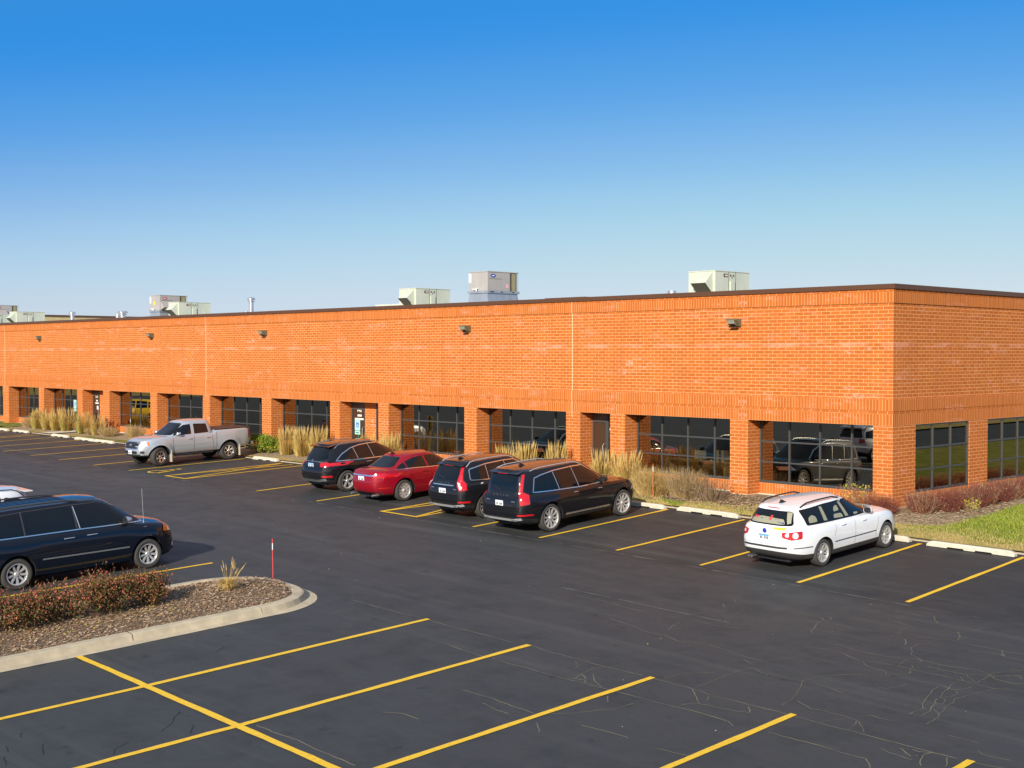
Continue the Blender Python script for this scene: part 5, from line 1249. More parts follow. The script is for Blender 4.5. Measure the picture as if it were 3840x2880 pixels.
def minivan():
    p = 'navy_paint'
    sp = dict(x=(-1.06, 4.0), w=1.98, wb=3.08, tyre=.345, paint=p, nf=3.7, nr=6, flare=.02,
              bot=[(-1.1, .32), (-.5, .22), (.6, .20), (2.6, .20), (3.6, .20), (4.1, .25)],
              sho=[(-1.08, 1.12), (0, 1.11), (1.5, 1.10), (2.6, 1.09), (3.2, 1.05), (3.7, .96), (4.0, .80)])
    sp['lev'] = LV(p, 'clad_black', 1)
    sp['gh'] = dict(w=(1.82, 1.42), roof=[(-1.05, 1.67), (-.5, 1.72), (.8, 1.755), (1.7, 1.75), (2.3, 1.69), (2.8, 1.55)], xr=[(0, -.98), (.5, -.94), (1, -.86)], xf=[(0, 3.40), (.5, 2.85), (1, 2.22)], nr=6, nf=4)
    c = Car('minivan', sp, 'dark navy minivan with chrome side strips, parked beside the rose island', 'minivan')
    for w_ in ([(-.72, 1.17), (-.66, 1.57), (.14, 1.62), (.16, 1.17)], [(.30, 1.17), (.27, 1.625), (1.26, 1.645), (1.36, 1.16)], [(1.52, 1.155), (1.42, 1.65), (1.95, 1.635), (2.45, 1.46), (2.92, 1.15)]): c.patch('side_window', rpoly(w_, .05), SIDE, 'car_glass')
    for a in (.22, 1.40): c.ribbon('pillar_trim', [(a+.0, 1.15), (a-.04, 1.65)], .035, SIDE, 'clad_gray', .008)
    c.ribbon('pillar_trim', [(1.47, 1.15), (1.37, 1.65)], .02, SIDE, 'satin_silver', .008)
    c.ribbon('belt_trim', [(-.95, 1.135), (1.5, 1.135), (2.6, 1.12), (3.1, 1.09)], .022, SIDE, 'chrome', .010)
    c.ribbon('window_trim', [(-.70, 1.60), (.2, 1.655), (1.3, 1.68), (1.98, 1.665), (2.5, 1.48), (3.0, 1.13)], .016, SIDE, 'clad_gray', .008)
    c.ribbon('side_trim', [(.55, .60), (2.60, .585)], .034, SIDE, 'chrome', .014)
    for q in ([(2.98, 1.10), (3.0, .95), (2.78, .55), (2.76, .26)], [(1.44, 1.14), (1.48, .8), (1.46, .26)], [(.20, 1.14), (.22, .95), (.42, .60), (.44, .30)], [(-.8, 1.02), (1.4, 1.0)]): c.ribbon('door_seam', q, .008, SIDE, 'seam_black', .0035)
    c.ribbon('sill_seam', [(.5, .36), (2.6, .35)], .01, SIDE, 'clad_gray', .004)
    c.patch('windshield', rpoly([(-.76, 1.14), (.76, 1.14), (.60, 1.66), (-.60, 1.66)], .06), FRONT, 'car_glass', mirror=False)
    c.patch('rear_window', rpoly([(-.66, 1.15), (.66, 1.15), (.58, 1.60), (-.58, 1.60)], .06), REAR, 'car_glass', mirror=False)
    c.patch('tail_light', [(-.14, 1.0), (-.04, 1.0), (-.02, 1.40), (-.12, 1.40)], RR, 'lamp_red', .01, cell=.05)
    c.patch('headlight', rpoly([(2.06, .80), (2.55, .74), (2.62, .88), (2.22, .97)], .03), FRr, 'lamp_clear', .012, cell=.05)
    c.patch('turn_signal', rpoly([(1.90, .82), (2.06, .80), (2.18, .96), (2.02, .99)], .02), FRr, 'lamp_orange', .018, cell=.05)
    c.patch('grille', rpoly([(-.45, .62), (.45, .62), (.50, .84), (-.50, .84)], .05), FRONT, 'chrome', .012, mirror=False)
    c.patch('lower_grille', rpoly([(-.6, .30), (.6, .30), (.55, .48), (-.55, .48)], .05), FRONT, 'clad_black', .012, mirror=False)
    c.patch('fog_light', rpoly([(2.2, .40), (2.34, .40), (2.34, .50), (2.2, .50)], .04), FRr, 'lamp_clear', .012, cell=.05)
    c.handle(1.18, .98, 'chrome', .24); c.handle(1.72, .99, 'chrome', .24)
    c.mirror(2.60, 1.16, 'chrome'); c.rails(-.7, 1.55, .07, 'clad_gray', .035, .02)
    for y_ in (-.45, -.3, -.15, .0, .15, .3, .45):
        pts = []
        for i in range(9):
            x = -.7+i*.26; h = c.bvh.ray_cast(Vector((x, y_, 3)), Vector((0, 0, -1)), 4)[0]; pts.append(h+Vector((0, 0, .002)))
        m = MB().mt(p); m.tube(pts, .008, 6); m.build('roof_rib', c.root)
    m = MB().mt('satin_silver'); h = c.bvh.ray_cast(Vector((3.10, -.72, 3)), Vector((0, 0, -1)), 4)[0]
    m.tube([h, h+Vector((-.02, -.0, .78))], .0045, 6); m.tube([h, h+Vector((0, 0, .03))], .014, 8); m.build('radio_antenna', c.root)
    m = MB().mt('chrome'); h = c.hit(3.05, .98, SIDE, .006); m.box(3.0, 3.08, h.y-.004, h.y, .985, 1.0); m.build('model_badge', c.root)
    c.wheels(9, 'rim_silver', False, .68, wide=.225); c.under(.22); return c
minivan().place(-10.03, -20.62, math.pi/2)

def pickup():
    p = 'silver_paint'
    sp = dict(x=(-1.18, 4.10), w=1.89, wb=3.235, tyre=.385, paint=p, nf=4.4, nr=9, flare=.05, gap=.085, crown=.03,
              bot=[(-1.2, .62), (-.8, .52), (.5, .46), (2.7, .46), (3.6, .44), (4.1, .42)],
              sho=[(-1.18, 1.30), (.60, 1.30), (.66, 1.20), (1.5, 1.18), (2.5, 1.18), (3.0, 1.18), (3.6, 1.13), (4.1, .98)])
    sp['lev'] = [(*v, m_) for v, m_ in zip([(0, .90, .05, .14), (.08, .95, .02, .04), (.25, .98, .0, 0), (.5, 1.0, 0, 0), (.75, .995, 0, .03), (.9, .98, .005, .09), (.97, .965, .01, .15), (1.0, .94, .02, .22)], ['clad_black']+[p]*9)]
    sp['gh'] = dict(w=(1.70, 1.28), roof=[(.4, 1.72), (.9, 1.765), (1.4, 1.78), (1.9, 1.75), (2.4, 1.62)], xr=[(0, .62), (.5, .68), (1, .80)], xf=[(0, 2.98), (.5, 2.55), (1, 2.05)], nr=7, nf=3.6)
    c = Car('pickup_truck', sp, 'silver crew-cab pickup backed into its bay, black bed cover with a brick reflection in its colour', 'pickup truck')
    for w_ in ([(.92, 1.24), (.98, 1.61), (1.58, 1.635), (1.60, 1.22)], [(1.74, 1.22), (1.72, 1.635), (2.02, 1.61), (2.36, 1.40), (2.56, 1.20)]): c.patch('side_window', rpoly(w_, .04), SIDE, 'car_glass')
    c.patch('windshield', rpoly([(-.70, 1.22), (.70, 1.22), (.56, 1.68), (-.56, 1.68)], .06), FRONT, 'car_glass', mirror=False)
    c.patch('rear_window', rpoly([(-.62, 1.36), (.62, 1.36), (.52, 1.66), (-.52, 1.66)], .06), REAR, 'car_glass', mirror=False)
    for q in ([(2.62, 1.18), (2.64, .95), (2.60, .50)], [(1.66, 1.20), (1.68, .50)], [(.80, 1.18), (.80, .95), (.72, .50)], [(.60, 1.30), (.60, .47)]): c.ribbon('door_seam', q, .012, SIDE, 'seam_black', .0035)
    c.ribbon('door_crease', [(.85, .80), (2.6, .80)], .012, SIDE, 'satin_silver', .006)
    m = MB().mt('tonneau'); m.box(-1.15, .58, -.86, .86, 1.285, 1.345); m.build('bed_cover', c.root)
    c.patch('tail_light', [(-.22, .86), (-.08, .86), (-.08, 1.24), (-.22, 1.24)], RR, 'lamp_red', .012, cell=.05)
    c.patch('headlight', rpoly([(2.04, .86), (2.58, .80), (2.60, 1.00), (2.14, 1.06)], .04), FRr, 'lamp_clear', .016, cell=.045)
    c.patch('turn_signal', rpoly([(2.01, .90), (2.06, .89), (2.10, 1.02), (2.04, 1.03)], .01), FRr, 'lamp_orange', .018, cell=.05)
    c.patch('grille', rpoly([(-.50, .76), (.50, .76), (.56, 1.00), (-.56, 1.00)], .06), FRONT, 'clad_black', .018, mirror=False)
    c.ribbon('grille_frame', rpoly([(-.52, .74), (.52, .74), (.58, 1.02), (-.58, 1.02)], .06), .03, FRONT, 'chrome', .024, mirror=False, closed=True)
    h = c.hit(0, .89, FRONT, .03); m = MB().mt('chrome')
    for a_, b_ in ((.085, .055), (.035, .050)): m.tube([(h.x, a_*math.cos(t), .89+b_*math.sin(t)) for t in [2*math.pi*i/20 for i in range(21)]], .009, 6, False)
    m.build('oval_badge', c.root)
    c.patch('lower_grille', rpoly([(-.50, .55), (.50, .55), (.50, .66), (-.50, .66)], .04), FRONT, 'clad_black', .012, mirror=False)
    c.patch('bumper_valance', rpoly([(-.62, .44), (.62, .44), (.60, .53), (-.60, .53)], .03), FRONT, 'clad_gray', .014, mirror=False)
    c.patch('fog_light', rpoly([(2.2, .56), (2.38, .56), (2.38, .66), (2.2, .66)], .05), FRr, 'clad_black', .012, cell=.05)
    c.plate(.60, 0, phi=0.0, y0=0)
    c.handle(1.02, 1.03, 'satin_silver'); c.handle(1.86, 1.03, 'satin_silver'); c.mirror(2.40, 1.22, 'chrome')
    # wide bolted wheel-arch flares
    for cx2 in (0, 3.235):
        rr = .385+.085+.075; pts = [(cx2+rr*math.cos(a)*1.02, .395+rr*math.sin(a)*1.02) for a in [R(-12+k*204/26) for k in range(27)]]
        c.ribbon('wheel_arch', pts, .16, SIDE, p, .022)
    for sg in (-1, 1):
        for x_ in (-.50, 2.74): m = MB().mt('mudflap_tan'); m.box(x_-.012, x_+.0, sg*.84-.13, sg*.84+.13, .14, .62); m.build('mudflap', c.root)
        m = MB().mt('clad_black'); m.tube([(.75, sg*.84, .40), (2.55, sg*.84, .40)], .04, 8); m.build('running_board', c.root)
    m = MB().mt('chrome'); m.box(-1.24, -1.16, -.85, .85, .56, .70); m.build('rear_bumper', c.root)
    c.wheels(6, 'chrome', True, .60, wide=.26); c.under(.45)
    for sg in (-1, 1): m = MB().mt('clad_black'); m.box(-1.0, 3.9, sg*.45-.06, sg*.45+.06, .42, .58); m.build('frame_rail', c.root)
    c.steer(R(12)); return c
# backed in: nose towards the drive aisle
pk = pickup(); pk.place(-30.66, -2.92, -math.pi/2)

def crossover(p, name, label, full=True):
    sp = dict(x=(-.88, 3.62), w=1.86, wb=2.70, tyre=.355, paint=p, nf=3.9, nr=4.6, flare=.022,
              bot=[(-.9, .38), (-.5, .28), (.6, .25), (2.4, .25), (3.2, .27), (3.6, .32)],
              sho=[(-.9, 1.02), (0, 1.05), (1.5, 1.03), (2.5, 1.02), (3.0, .97), (3.4, .87), (3.62, .72)])
    sp['lev'] = LV(p, 'clad_black', 3)
    sp['gh'] = dict(w=(1.70, 1.26), roof=[(-.8, 1.56), (-.3, 1.63), (.6, 1.66), (1.4, 1.64), (2.0, 1.55)], xr=[(0, -.84), (.5, -.72), (1, -.50)], xf=[(0, 2.78), (.5, 2.25), (1, 1.55)], nr=4)
    c = Car(name, sp, label, 'SUV')
    for w_ in ([(-.50, 1.12), (-.40, 1.40), (.10, 1.50), (.16, 1.10)], [(.24, 1.10), (.18, 1.52), (.90, 1.55), (1.02, 1.08)], [(1.12, 1.08), (.98, 1.55), (1.4, 1.53), (1.9, 1.32), (2.24, 1.07)]): c.patch('side_window', rpoly(w_, .06), SIDE, 'car_glass')
    c.patch('rear_window', rpoly([(-.62, 1.12), (.62, 1.12), (.48, 1.50), (-.48, 1.50)], .07), REAR, 'car_glass', mirror=False)
    c.patch('windshield', rpoly([(-.70, 1.08), (.70, 1.08), (.55, 1.57), (-.55, 1.57)], .06), FRONT, 'car_glass', mirror=False)
    for q in ([(2.28, 1.05), (2.3, .9), (2.18, .6), (2.18, .3)], [(1.07, 1.06), (1.10, .8), (1.08, .3)], [(.20, 1.08), (.24, .9), (.34, .72)]): c.ribbon('door_seam', q, .010, SIDE, 'seam_black', .0035)
    c.patch('tail_light', [(-.2, .86), (.08, .9), (.1, 1.05), (-.16, 1.08)], RR, 'lamp_red', .012, cell=.05)
    c.patch('headlight', [(1.7, .70), (2.25, .68), (2.3, .80), (1.85, .88)], FRr, 'lamp_clear', .01, cell=.05)
    c.patch('grille', rpoly([(-.42, .48), (.42, .48), (.46, .72), (-.46, .72)], .05), FRONT, 'clad_black', .012, mirror=False)
    c.plate(.85, 0, y0=0); c.handle(.86, .97, p); c.handle(1.76, .95, p); c.mirror(2.05, 1.08, p)
    c.rails(-.45, 1.4, .05, 'clad_black', .03, .014)
    m = MB().mt(p); m.prism([(-.26, 1.64), (-.66, 1.585), (-.67, 1.56), (-.45, 1.56)], 'y', -.58, .58); m.build('roof_spoiler', c.root)
    c.arches('clad_black', .05); c.wheels(5, 'rim_silver', True, .68); c.under(.26); return c
wsuv = crossover('white_paint', 'suv', 'white SUV cut by the left edge of the photo, beyond the navy minivan')
wsuv.place(-13.55, -19.25, -math.pi/2)
ysuv = crossover('yellow_car_paint', 'suv', 'yellow SUV seen only as a reflection in a window behind the pickup')
ysuv.place(-57.6, -6.3, math.pi/2)
# ------------------------------------------------------------------ planting
for nm, c in (('leaf_olive', (.105, .10, .024)), ('leaf_brown', (.155, .072, .034)), ('leaf_rust', (.34, .115, .055)), ('leaf_dark', (.035, .036, .012)), ('leaf_green', (.09, .15, .018)), ('leaf_bright', (.26, .36, .02)),
              ('petal_pink', (.62, .07, .10)), ('petal_coral', (.68, .20, .13)), ('straw', (.48, .32, .085)), ('straw_pale', (.60, .43, .15)), ('straw_olive', (.33, .29, .06)), ('twig_tan', (.44, .32, .17)), ('twig_gray', (.27, .20, .13)), ('twig_dark', (.14, .09, .06)),
              ('twig_red', (.27, .085, .055)), ('twig_plum', (.20, .075, .065)), ('leaf_orange', (.50, .16, .03)), ('leaf_yellow', (.50, .45, .03)), ('stem_brown', (.10, .06, .035))):
    mat(nm, c, .75, 0, .25)
def leafq(m, p, s_, up=.5):
    n = Vector((random.gauss(0, 1), random.gauss(0, 1), abs(random.gauss(0, 1))*up+.1)).normalized()
    a = n.orthogonal().normalized(); a.rotate(Matrix.Rotation(random.uniform(0, 6.28), 3, n)); b = n.cross(a)
    w_ = s_*random.uniform(.45, .7); l = s_*random.uniform(.8, 1.3)
    m.add([p-a*l*.5, p+b*w_*.5, p+a*l*.5, p-b*w_*.5], [(0, 1, 2, 3)], False)
def stick(m, a, b, r0, r1):
    d = (b-a).normalized(); u = d.orthogonal().normalized(); v = d.cross(u); vs = []
    for p, r_ in ((a, r0), (b, r1)):
        for k in range(3): t = 2.094*k; vs.append(p+(u*math.cos(t)+v*math.sin(t))*r_)
    m.add(vs, [(0, 1, 4, 3), (1, 2, 5, 4), (2, 0, 3, 5)], False)
def rose(x, y, rx, ry, h, label, n=6500, flow=20):
    z = isz(x, y); o = empty('rose_bush', (x, y, z), label=label, cat='rose bush', group='rose bushes along the island')
    m = MB()
    lobes = [(random.uniform(-.5, .5)*rx, random.uniform(-.55, .55)*ry, h*random.uniform(.30, .66), random.uniform(.40, .58)) for _ in range(9)]
    for lx_, ly_, lz_, lr in lobes:
        for i in range(n//9):
            d = Vector((random.gauss(0, 1), random.gauss(0, 1), random.gauss(0, 1))).normalized()*random.random()**.45
            p = Vector((lx_+d.x*lr*rx, ly_+d.y*lr*ry, lz_+d.z*lr*h*.78))
            if p.z < .03: p.z = random.uniform(.03, .2)
            if mnoise(p*5+Vector((x, y, 0))) < -.24: continue
            t = p.z/h; r_ = random.random()
            m.mt('leaf_rust' if r_ < .16+.22*t else 'leaf_brown' if r_ < .42+.24*t else 'leaf_olive' if r_ < .84 else 'leaf_green' if r_ < .87 else 'leaf_dark')
            leafq(m, p, random.uniform(.030, .052))
    for i in range(26):                                    # long shoots poking out of the top
        a = random.uniform(0, 6.28); b = Vector((math.cos(a)*rx*random.uniform(.1, .7), math.sin(a)*ry*random.uniform(.1, .7), h*random.uniform(.65, .8)))
        tip = b+Vector((math.cos(a)*.06, math.sin(a)*.06, h*random.uniform(.15, .38)))
        for k in range(9):
            m.mt(random.choice(('leaf_rust', 'leaf_brown', 'leaf_olive'))); leafq(m, b.lerp(tip, k/8)+Vector((random.gauss(0, .015), random.gauss(0, .015), 0)), .035)
    mf = m
    m = MB().mt('stem_brown')
    for i in range(34):
        a = random.uniform(0, 6.28); p = Vector((math.cos(a)*rx*.12, math.sin(a)*ry*.15, -.05)); q = Vector((math.cos(a)*rx*random.uniform(.2, .8), math.sin(a)*ry*random.uniform(.2, .8), h*random.uniform(.6, 1.02)))
        stick(m, p, q, .008, .003)
    m.build('stems', o)
    m = mf
    for i in range(flow):
        a = random.uniform(0, 6.28); k_ = random.random()**.6; p = Vector((math.cos(a)*rx*.85*k_, math.sin(a)*ry*.85*k_, h*random.uniform(.62, 1.06)*(1-.2*k_)))
        m.mt(random.choice(('petal_pink', 'petal_coral', 'leaf_rust'))); 
        for j in range(4): leafq(m, p+Vector((random.gauss(0, .009),)*3), .038)
    m.build('foliage', o)
rose(-4.98, -19.70, .50, .58, .66, 'small rose bush at the tip end of the row, next to bare mulch')
rose(-4.98, -20.50, .68, .86, .80, 'tall rust-leaved rose bush, second from the tip of the island')
rose(-5.02, -21.50, .72, .98, .74, 'bushy red rose bush in front of the minivan rear door', flow=45)
rose(-5.05, -22.55, .76, 1.0, .72, 'broad rose bush in front of the minivan rear wheel', flow=45)
rose(-5.05, -23.65, .72, .90, .84, 'rose bush cut by the left edge of the photo', flow=35)
rose(-5.05, -24.9, .75, .75, .82, 'rose bush just outside the left edge of the island view')
m = MB()
for i in range(900):
    m.mt(random.choice(('leaf_yellow', 'leaf_rust', 'leaf_brown'))); y = random.uniform(-24, -19.4); x = random.gauss(-4.5, .35); leafq(m, Vector((x, y, isz(x, y)+.02)), .035, 3)
m.build('fallen_leaves', kind='stuff')

def reed(x, y, wd, top, label, dense=1., olive=.25, zf=bedz, spread=1., name='reed_grass', grp='tall straw-coloured reed grass clumps by the wall'):
    """upright feather reed grass: many thin blades and pale plumes"""
    z = zf(x, y); h = max(.3, top-z); o = empty(name, (x, y, z), label=label, cat='ornamental grass', group=grp)
    m = MB(); nb = int(400*dense*max(.6, wd)); mp = MB(); k = wd/2
    for i in range(nb):
        a = random.uniform(0, 6.28); r_ = random.random()**.6; bx, by = math.cos(a)*k*.55*r_, math.sin(a)*.30*r_
        hh = h*random.uniform(.25, .80); tx, ty = bx+math.cos(a)*k*.75*r_*spread*random.uniform(.4, 1), by+math.sin(a)*.35*spread*random.uniform(.3, 1)
        m.mt('straw_olive' if random.random() < olive*(1.6-hh/h) else random.choice(('straw', 'straw', 'straw_pale'))); wv = .006
        c = Vector((-math.sin(a+1), math.cos(a+1), 0))*wv; b = Vector((bx, by, 0)); mid = Vector((bx*.6+tx*.4, by*.6+ty*.4, hh*.6)); t = Vector((tx, ty, hh))
        m.add([b-c, b+c, mid+c, mid-c, t], [(0, 1, 2, 3), (3, 2, 4)], False)
    for i in range(int(70*dense*max(.6, wd/.8))):
        a = random.uniform(0, 6.28); r_ = random.random()**.5; bx, by = math.cos(a)*k*.5*r_, math.sin(a)*.25*r_; hh = h*random.uniform(.68, 1.06)
        t = Vector((bx+math.cos(a)*k*.40*r_*spread+.04, by+math.sin(a)*.2*spread, hh)); b = Vector((bx, by, 0)); s0 = b.lerp(t, .66)
        mp.mt('straw'); stick(mp, b, s0, .004, .003); mp.mt(random.choice(('straw_pale', 'straw_pale', 'straw')))
        d = (t-s0); u = d.orthogonal().normalized()*.012; v = d.cross(u).normalized()*.012; q = s0+d*.45
        mp.add([s0, q+u, q+v, q-u, q-v, t], [(0, 1, 2), (0, 2, 3), (0, 3, 4), (0, 4, 1), (5, 2, 1), (5, 3, 2), (5, 4, 3), (5, 1, 4)], False)
    m.build('blades', o); mp.build('plumes', o); return o
RG = [(-54.2, 1.30, 1.67, 'reed grass clump left of the far green accessible sign, leftmost of them', .5), (-52.8, 1.1, 1.45, 'shorter reed grass clump, second from the left end', .3), (-51.7, .75, 1.76, 'narrow reed grass clump, third from the left end', .3),
      (-50.4, 1.0, 1.80, 'reed grass clump just left of the far accessible sign', .6), (-48.35, .85, 1.66, 'reed grass with yellow-green base just right of the far accessible sign', .7), (-46.6, .8, 1.55, 'thin reed grass clump in front of the far door', .3),
      (-28.5, .85, 1.68, 'reed grass clump touching the green bush', .15), (-27.35, 1.1, 1.72, 'middle one of three reed grass clumps right of the green bush', .15), (-26.2, .95, 1.74, 'right one of three reed grass clumps right of the green bush', .15),
      (-22.9, .7, 1.66, 'reed grass clump beside the near accessible sign', .4), (-21.4, 1.3, 1.76, 'reed grass clump behind the roof of the left black SUV', .4),
      (-14.75, .8, 1.60, 'reed grass clump behind the two middle black SUVs, left one', .15), (-13.75, 1.1, 1.72, 'reed grass clump behind the two middle black SUVs, right one', .15), (-12.2, .85, 1.80, 'reed grass clump left of the pier with the long white joint', .15),
      (-10.1, .85, 1.64, 'reed grass clump in front of the door nearest the corner', .15), (-9.0, 1.2, 1.66, 'loose reed grass clump right of the door nearest the corner', .1)]
for x, wd, top, lb, ol in RG: reed(x, -.8, wd, top, lb, 1.0 if x < -14 else 1.25, ol)

def dry_shrub(x, y, wd, top, label, n=300, mats=('twig_tan', 'twig_gray', 'straw'), leaves=140, lm=('twig_tan', 'leaf_brown'), name='dry_shrub', grp='leafless dry shrubs by the wall', fan=1., lsz=.03):
    z = bedz(x, y); h = max(.25, top-z); o = empty(name, (x, y, z), label=label, cat='shrub', group=grp); m = MB(); k = wd/2
    for i in range(n):
        a = random.uniform(0, 6.28); lean = random.random()**.7*fan; hh = h*random.uniform(.30, 1.03)*(1-.30*lean*random.random())
        b = Vector((math.cos(a)*k*.55*lean, math.sin(a)*min(k, .5)*.5*lean, -.02)); t = Vector((math.cos(a)*k*lean, math.sin(a)*min(k, .55)*lean, hh)); q = b.lerp(t, .5)+Vector((0, 0, h*.06))+Vector([random.gauss(0, .03) for _ in range(3)])
        m.mt(random.choice(mats)); stick(m, b, q, .006, .004); stick(m, q, t, .004, .002)
        for _ in range(2):
            p0 = q.lerp(t, random.uniform(.0, .7)); stick(m, p0, p0+Vector((random.gauss(0, .09), random.gauss(0, .09), random.uniform(.03, .14))), .003, .0015)
    m.build('branches', o)
    if leaves:
        m = MB()
        for i in range(leaves):
            a = random.uniform(0, 6.28); r_ = random.random()**.5; m.mt(random.choice(lm)); leafq(m, Vector((math.cos(a)*k*r_, math.sin(a)*min(k, .5)*r_, h*random.uniform(.15, 1.0)*(1-.2*r_))), lsz)
        m.build('leaves', o)
    return o
dry_shrub(-55.7, -.7, 1.4, 1.15, 'dry shrub at the far left end of the bed', 240)
dry_shrub(-47.0, -.9, 1.0, .86, 'low dry shrub right of the far yellow-green grass', 200)
dry_shrub(-45.4, -.8, 2.0, .98, 'wide low dry shrub under the window with the paper notice', 330)
dry_shrub(-42.4, -.8, 2.0, 1.22, 'round dry shrub just left of the pickup', 420)
dry_shrub(-7.75, -1.05, 1.8, 1.30, 'grassy dry shrub touching the nose of the larger black SUV', 850, ('straw', 'twig_tan', 'straw_pale'), 60)
dry_shrub(-6.5, -.95, 1.75, 1.34, 'straw-coloured dry shrub right of the orange stake', 850, ('straw', 'twig_tan', 'twig_gray'), 60)
dry_shrub(-5.55, -.95, 1.55, 1.15, 'bare twiggy shrub in front of the pier left of the corner window', 200, ('twig_gray', 'twig_dark', 'twig_tan'), 30)
dry_shrub(-.95, -.35, 1.1, 1.22, 'shrub with yellow-green leaves under the corner window', 90, ('twig_gray', 'twig_red'), 210, ('leaf_yellow', 'leaf_bright', 'leaf_rust'), grp=None, lsz=.06)
for i, (x, t) in enumerate(((-20.3, 1.12), (-19.3, 1.16), (-17.9, 1.20), (-17.2, 1.14))):
    dry_shrub(x, -.5, .9, t, 'small orange-leaved shrub below the window behind the red car, number %s from the left' % ('one', 'two', 'three', 'four')[i], 60, ('twig_red', 'twig_dark'), 130, ('leaf_orange', 'leaf_rust'), name='orange_shrub', grp='orange-leaved shrubs under a window', lsz=.045)
def green_bush(x, y, wd, top, label):
    z = bedz(x, y); h = top-z; o = empty('green_bush', (x, y, z), label=label, cat='bush'); m = MB()
    for i in range(7500):
        d = Vector((random.gauss(0, 1), random.gauss(0, 1), random.gauss(0, 1))).normalized()*random.random()**.33
        p = Vector((d.x*wd/2, d.y*.65, h*.5+d.z*h*.52)); kk = 1+.22*mnoise(p*2.2); p.x *= kk; p.y *= kk
        if p.z < 0 or mnoise(p*4) < -.22: continue
        m.mt(random.choice(('leaf_green', 'leaf_bright', 'leaf_bright', 'leaf_yellow' if p.z < h*.4 else 'leaf_green', 'leaf_olive'))); leafq(m, p, .055)
    m.build('foliage', o); m = MB().mt('stem_brown')
    for i in range(14): a = random.uniform(0, 6.28); stick(m, Vector((0, 0, 0)), Vector((math.cos(a)*wd*.35, math.sin(a)*.4, h*.7)), .015, .006)
    m.build('stems', o)
green_bush(-30.3, -.85, 2.7, 1.22, 'rounded bright green bush just right of the pickup tail')
# red-twig hedge round the corner of the building
for i in range(13):
    y = -.55+i*.80; x = (.05, .75, 1.05, 1.1, 1.05, 1.0, .95, .9, .9, .9, .9, .9, .9)[i]
    dry_shrub(x, y, 1.35, bedz(x, y)+(.55 if i == 0 else .66), 'red-twigged shrub, %s of the row along the side wall' % ('first at the building corner', 'second', 'third', 'fourth', 'fifth', 'sixth', 'seventh', 'eighth', 'ninth', 'tenth', 'eleventh', 'twelfth', 'thirteenth')[i], 330,
              ('twig_red', 'twig_plum', 'twig_red', 'twig_tan' if i % 2 else 'twig_red'), 260, ('leaf_brown', 'twig_tan', 'leaf_olive', 'leaf_rust') if i > 0 else ('leaf_orange', 'leaf_rust'), name='red_twig_shrub', grp='red-twigged shrubs along the side wall', fan=.85)
dry_shrub(-.55, -.55, 1.2, 1.05, 'rust-coloured shrub at the very corner, partly behind the white car', 260, ('twig_red', 'leaf_orange', 'twig_tan'), 200, ('leaf_orange', 'leaf_rust'), grp=None)
o = dry_shrub(1.72, 1.25, .5, bedz(1.7, 1.2)+.45, 'small yellow-leaved sprig at the foot of the red-twigged hedge', 20, ('twig_tan',), 70, ('leaf_yellow',), name='yellow_shrub', grp=None, lsz=.05)
o['category'] = 'shrub'
# tuft on the island
z = isz(-4.85, -18.0); o = empty('grass_tuft', (-4.85, -18.0, z), label='single pale dry grass tuft on the bare mulch of the island', cat='ornamental grass'); m = MB(); mp = MB()
for i in range(420):
    a = random.uniform(0, 6.28); l = random.uniform(.1, .34); r_ = random.random(); b = Vector((math.cos(a)*.08*r_, math.sin(a)*.08*r_, 0)); t = Vector((math.cos(a)*l, math.sin(a)*l, .30*random.random()*(1-l)+.02)); q = b.lerp(t, .5)+Vector((0, 0, .10)); c = Vector((-math.sin(a), math.cos(a), 0))*.005
    m.mt(random.choice(('straw', 'straw_pale'))); m.add([b-c, b+c, q+c, q-c, t], [(0, 1, 2, 3), (3, 2, 4)], False)
for i in range(16):
    a = random.uniform(0, 6.28); t = Vector((math.cos(a)*.22+.12, abs(math.sin(a))*random.uniform(.1, .75)-.1, random.uniform(.35, .72))); mp.mt('straw'); stick(mp, Vector((0, 0, 0)), t, .004, .002)
    mp.mt('straw_pale'); stick(mp, t*.75, t, .009, .002)
m.build('blades', o); mp.build('plumes', o)

# ------------------------------------------------------------------ wheel stops, signs, stakes
def stop(x0, x1, y, lab):
    z0, z1 = gz(x0, y)+.008, gz(x1, y)+.008; L_ = x1-x0; prof = [(-.085, 0), (-.075, .10), (-.05, .13), (.05, .13), (.075, .10), (.085, 0)]
    m = MB().mt('pale_concrete'); st = []
    for t, sc_ in ((0, .45), (.02, .75), (.05, .97), (.08, 1), (.24, 1), (.25, 1), (.43, 1), (.44, 1), (.56, 1), (.57, 1), (.75, 1), (.76, 1), (.92, 1), (.95, .97), (.98, .75), (1, .45)):
        lift = .030 if (.245 < t < .435 or .565 < t < .755) else 0
        st.append([Vector((x0+L_*t, y+py, z0+(z1-z0)*t+(pz*sc_ if pz else lift))) for py, pz in prof])
    b = len(m.v); n = len(prof)
    m.add([v for r_ in st for v in r_], [(j*n+i, j*n+(i+1) % n, (j+1)*n+(i+1) % n, (j+1)*n+i) for j in range(len(st)-1) for i in range(n)], False)
    m.add(st[0], [list(range(n))[::-1]], False); m.add(st[-1], [list(range(n))], False)
    m.build('wheel_stop', label=lab, cat='wheel stop', group='concrete wheel stops along the kerb')
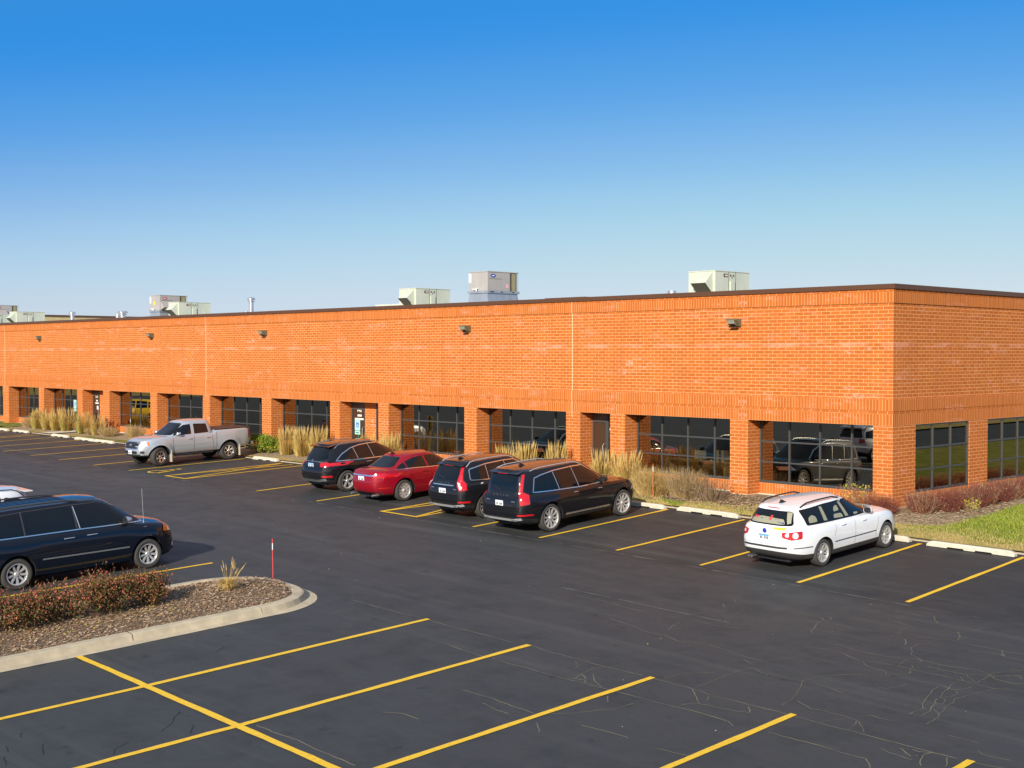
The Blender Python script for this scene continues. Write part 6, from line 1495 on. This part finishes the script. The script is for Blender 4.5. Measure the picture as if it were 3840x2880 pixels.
for a in ((2.42, 4.66, -2.50, 'concrete wheel stop in the empty bay right of the white car'), (-.35, 1.90, -2.42, 'concrete wheel stop under the nose of the white car'), (-5.62, -3.42, -2.36, 'concrete wheel stop in the empty bay left of the white car'),
          (-8.15, -6.03, -2.48, 'concrete wheel stop at the front wheel of the larger black SUV'), (-28.95, -27.1, -2.2, 'concrete wheel stop right of the pickup'), (-43.4, -41.3, -2.5, 'concrete wheel stop touching the pickup nose on the left'),
          (-45.6, -43.45+.0, -2.5, 'second concrete wheel stop left of the pickup'), (-48.9, -46.9, -2.3, 'concrete wheel stop in front of the far accessible sign'), (-54.0, -52.0, -2.3, 'concrete wheel stop at the end of the far path'), (-56.7, -54.65, -2.35, 'leftmost concrete wheel stop')):
    stop(*a)
def sign(x, y, zt, lab):
    z = bedz(x, y); m = MB().mt('post_green'); m.tube([(x, y+.02, z), (x, y+.02, zt-.02)], .032, 8); o = m.build('parking_sign', label=lab, cat='sign')
    m = MB().mt('sign_mint'); m.prism(rpoly([(x-.17, zt-.46), (x+.17, zt-.46), (x+.17, zt), (x-.17, zt)], .03), 'y', y-.035, y-.03)
    m.mt('sign_blue').prism(rpoly([(x-.085, zt-.34), (x+.085, zt-.34), (x+.085, zt-.14), (x-.085, zt-.14)], .02), 'y', y-.039, y-.0365)
    m.mt('white_letter').tube([(x-.01, y-.041, zt-.19), (x-.01, y-.041, zt-.25), (x+.03, y-.041, zt-.25), (x+.045, y-.041, zt-.30)], .009, 6); m.tube([(x+.035*math.cos(t)-.005, y-.041, zt-.28+.035*math.sin(t)) for t in [R(a) for a in range(120, 400, 20)]], .006, 5); m.build('sign_panel', o)
    m = MB().mt('sign_mint'); m.prism(rpoly([(x-.17, zt-.62), (x+.17, zt-.62), (x+.17, zt-.48), (x-.17, zt-.48)], .02), 'y', y-.035, y-.03); m.mt('post_green')
    for i in range(5): m.box(x-.12+i*.05, x-.12+i*.05+.035, y-.037, y-.0355, zt-.575, zt-.525)
    m.build('lower_panel', o)
sign(-48.95, -.95, 2.25, 'far green and blue accessible parking sign by the tall grasses'); sign(-22.87, -1.2, 2.18, 'near green and blue accessible parking sign in front of the door marked 940')
def stake(x, y, z0, z1, mt, lab, lean=0):
    m = MB().mt(mt); m.tube([(x, y, z0-.05), (x+lean, y, z1)], .0095, 8); o = m.build('marker_stake', label=lab, cat='marker stake')
    m = MB().mt('reflector'); k = (z1-.20-z0)/(z1-z0); m.tube([(x+lean*k, y, z1-.24), (x+lean*k, y, z1-.10)], .0115, 8); m.build('reflective_band', o)
stake(-5.16, -16.70, isz(-5.16, -16.8), .80, 'stake_red', 'thin red marker stake at the tip of the kerbed island', -.02); stake(-7.36, -1.45, bedz(-7.36, -1.45), 1.37, 'stake_orange', 'thin orange marker stake among the dry shrubs by the larger black SUV')
stake(-42.1, -1.2, bedz(-42.1, -1.2), 1.55, 'straw_olive', 'yellow marker stake in the dry shrub left of the pickup')
m = MB().mt('badge_brown'); m.box(-47.3, -47.05, -.03, -.003, .62, 1.25); m.build('standpipe_box', label='small brown box on the pier left of the window with the paper notice', cat='utility box')
# a few leaves and specks on the asphalt
m = MB()
for i in range(260):
    x = random.uniform(-35, 12); y = random.uniform(-30, -3); m.mt(random.choice(('leaf_yellow', 'straw_pale', 'reflector', 'twig_tan'))); leafq(m, Vector((x, y, gz(x, y)+.012)), random.uniform(.012, .035), 6)
m.build('litter_specks', kind='stuff')
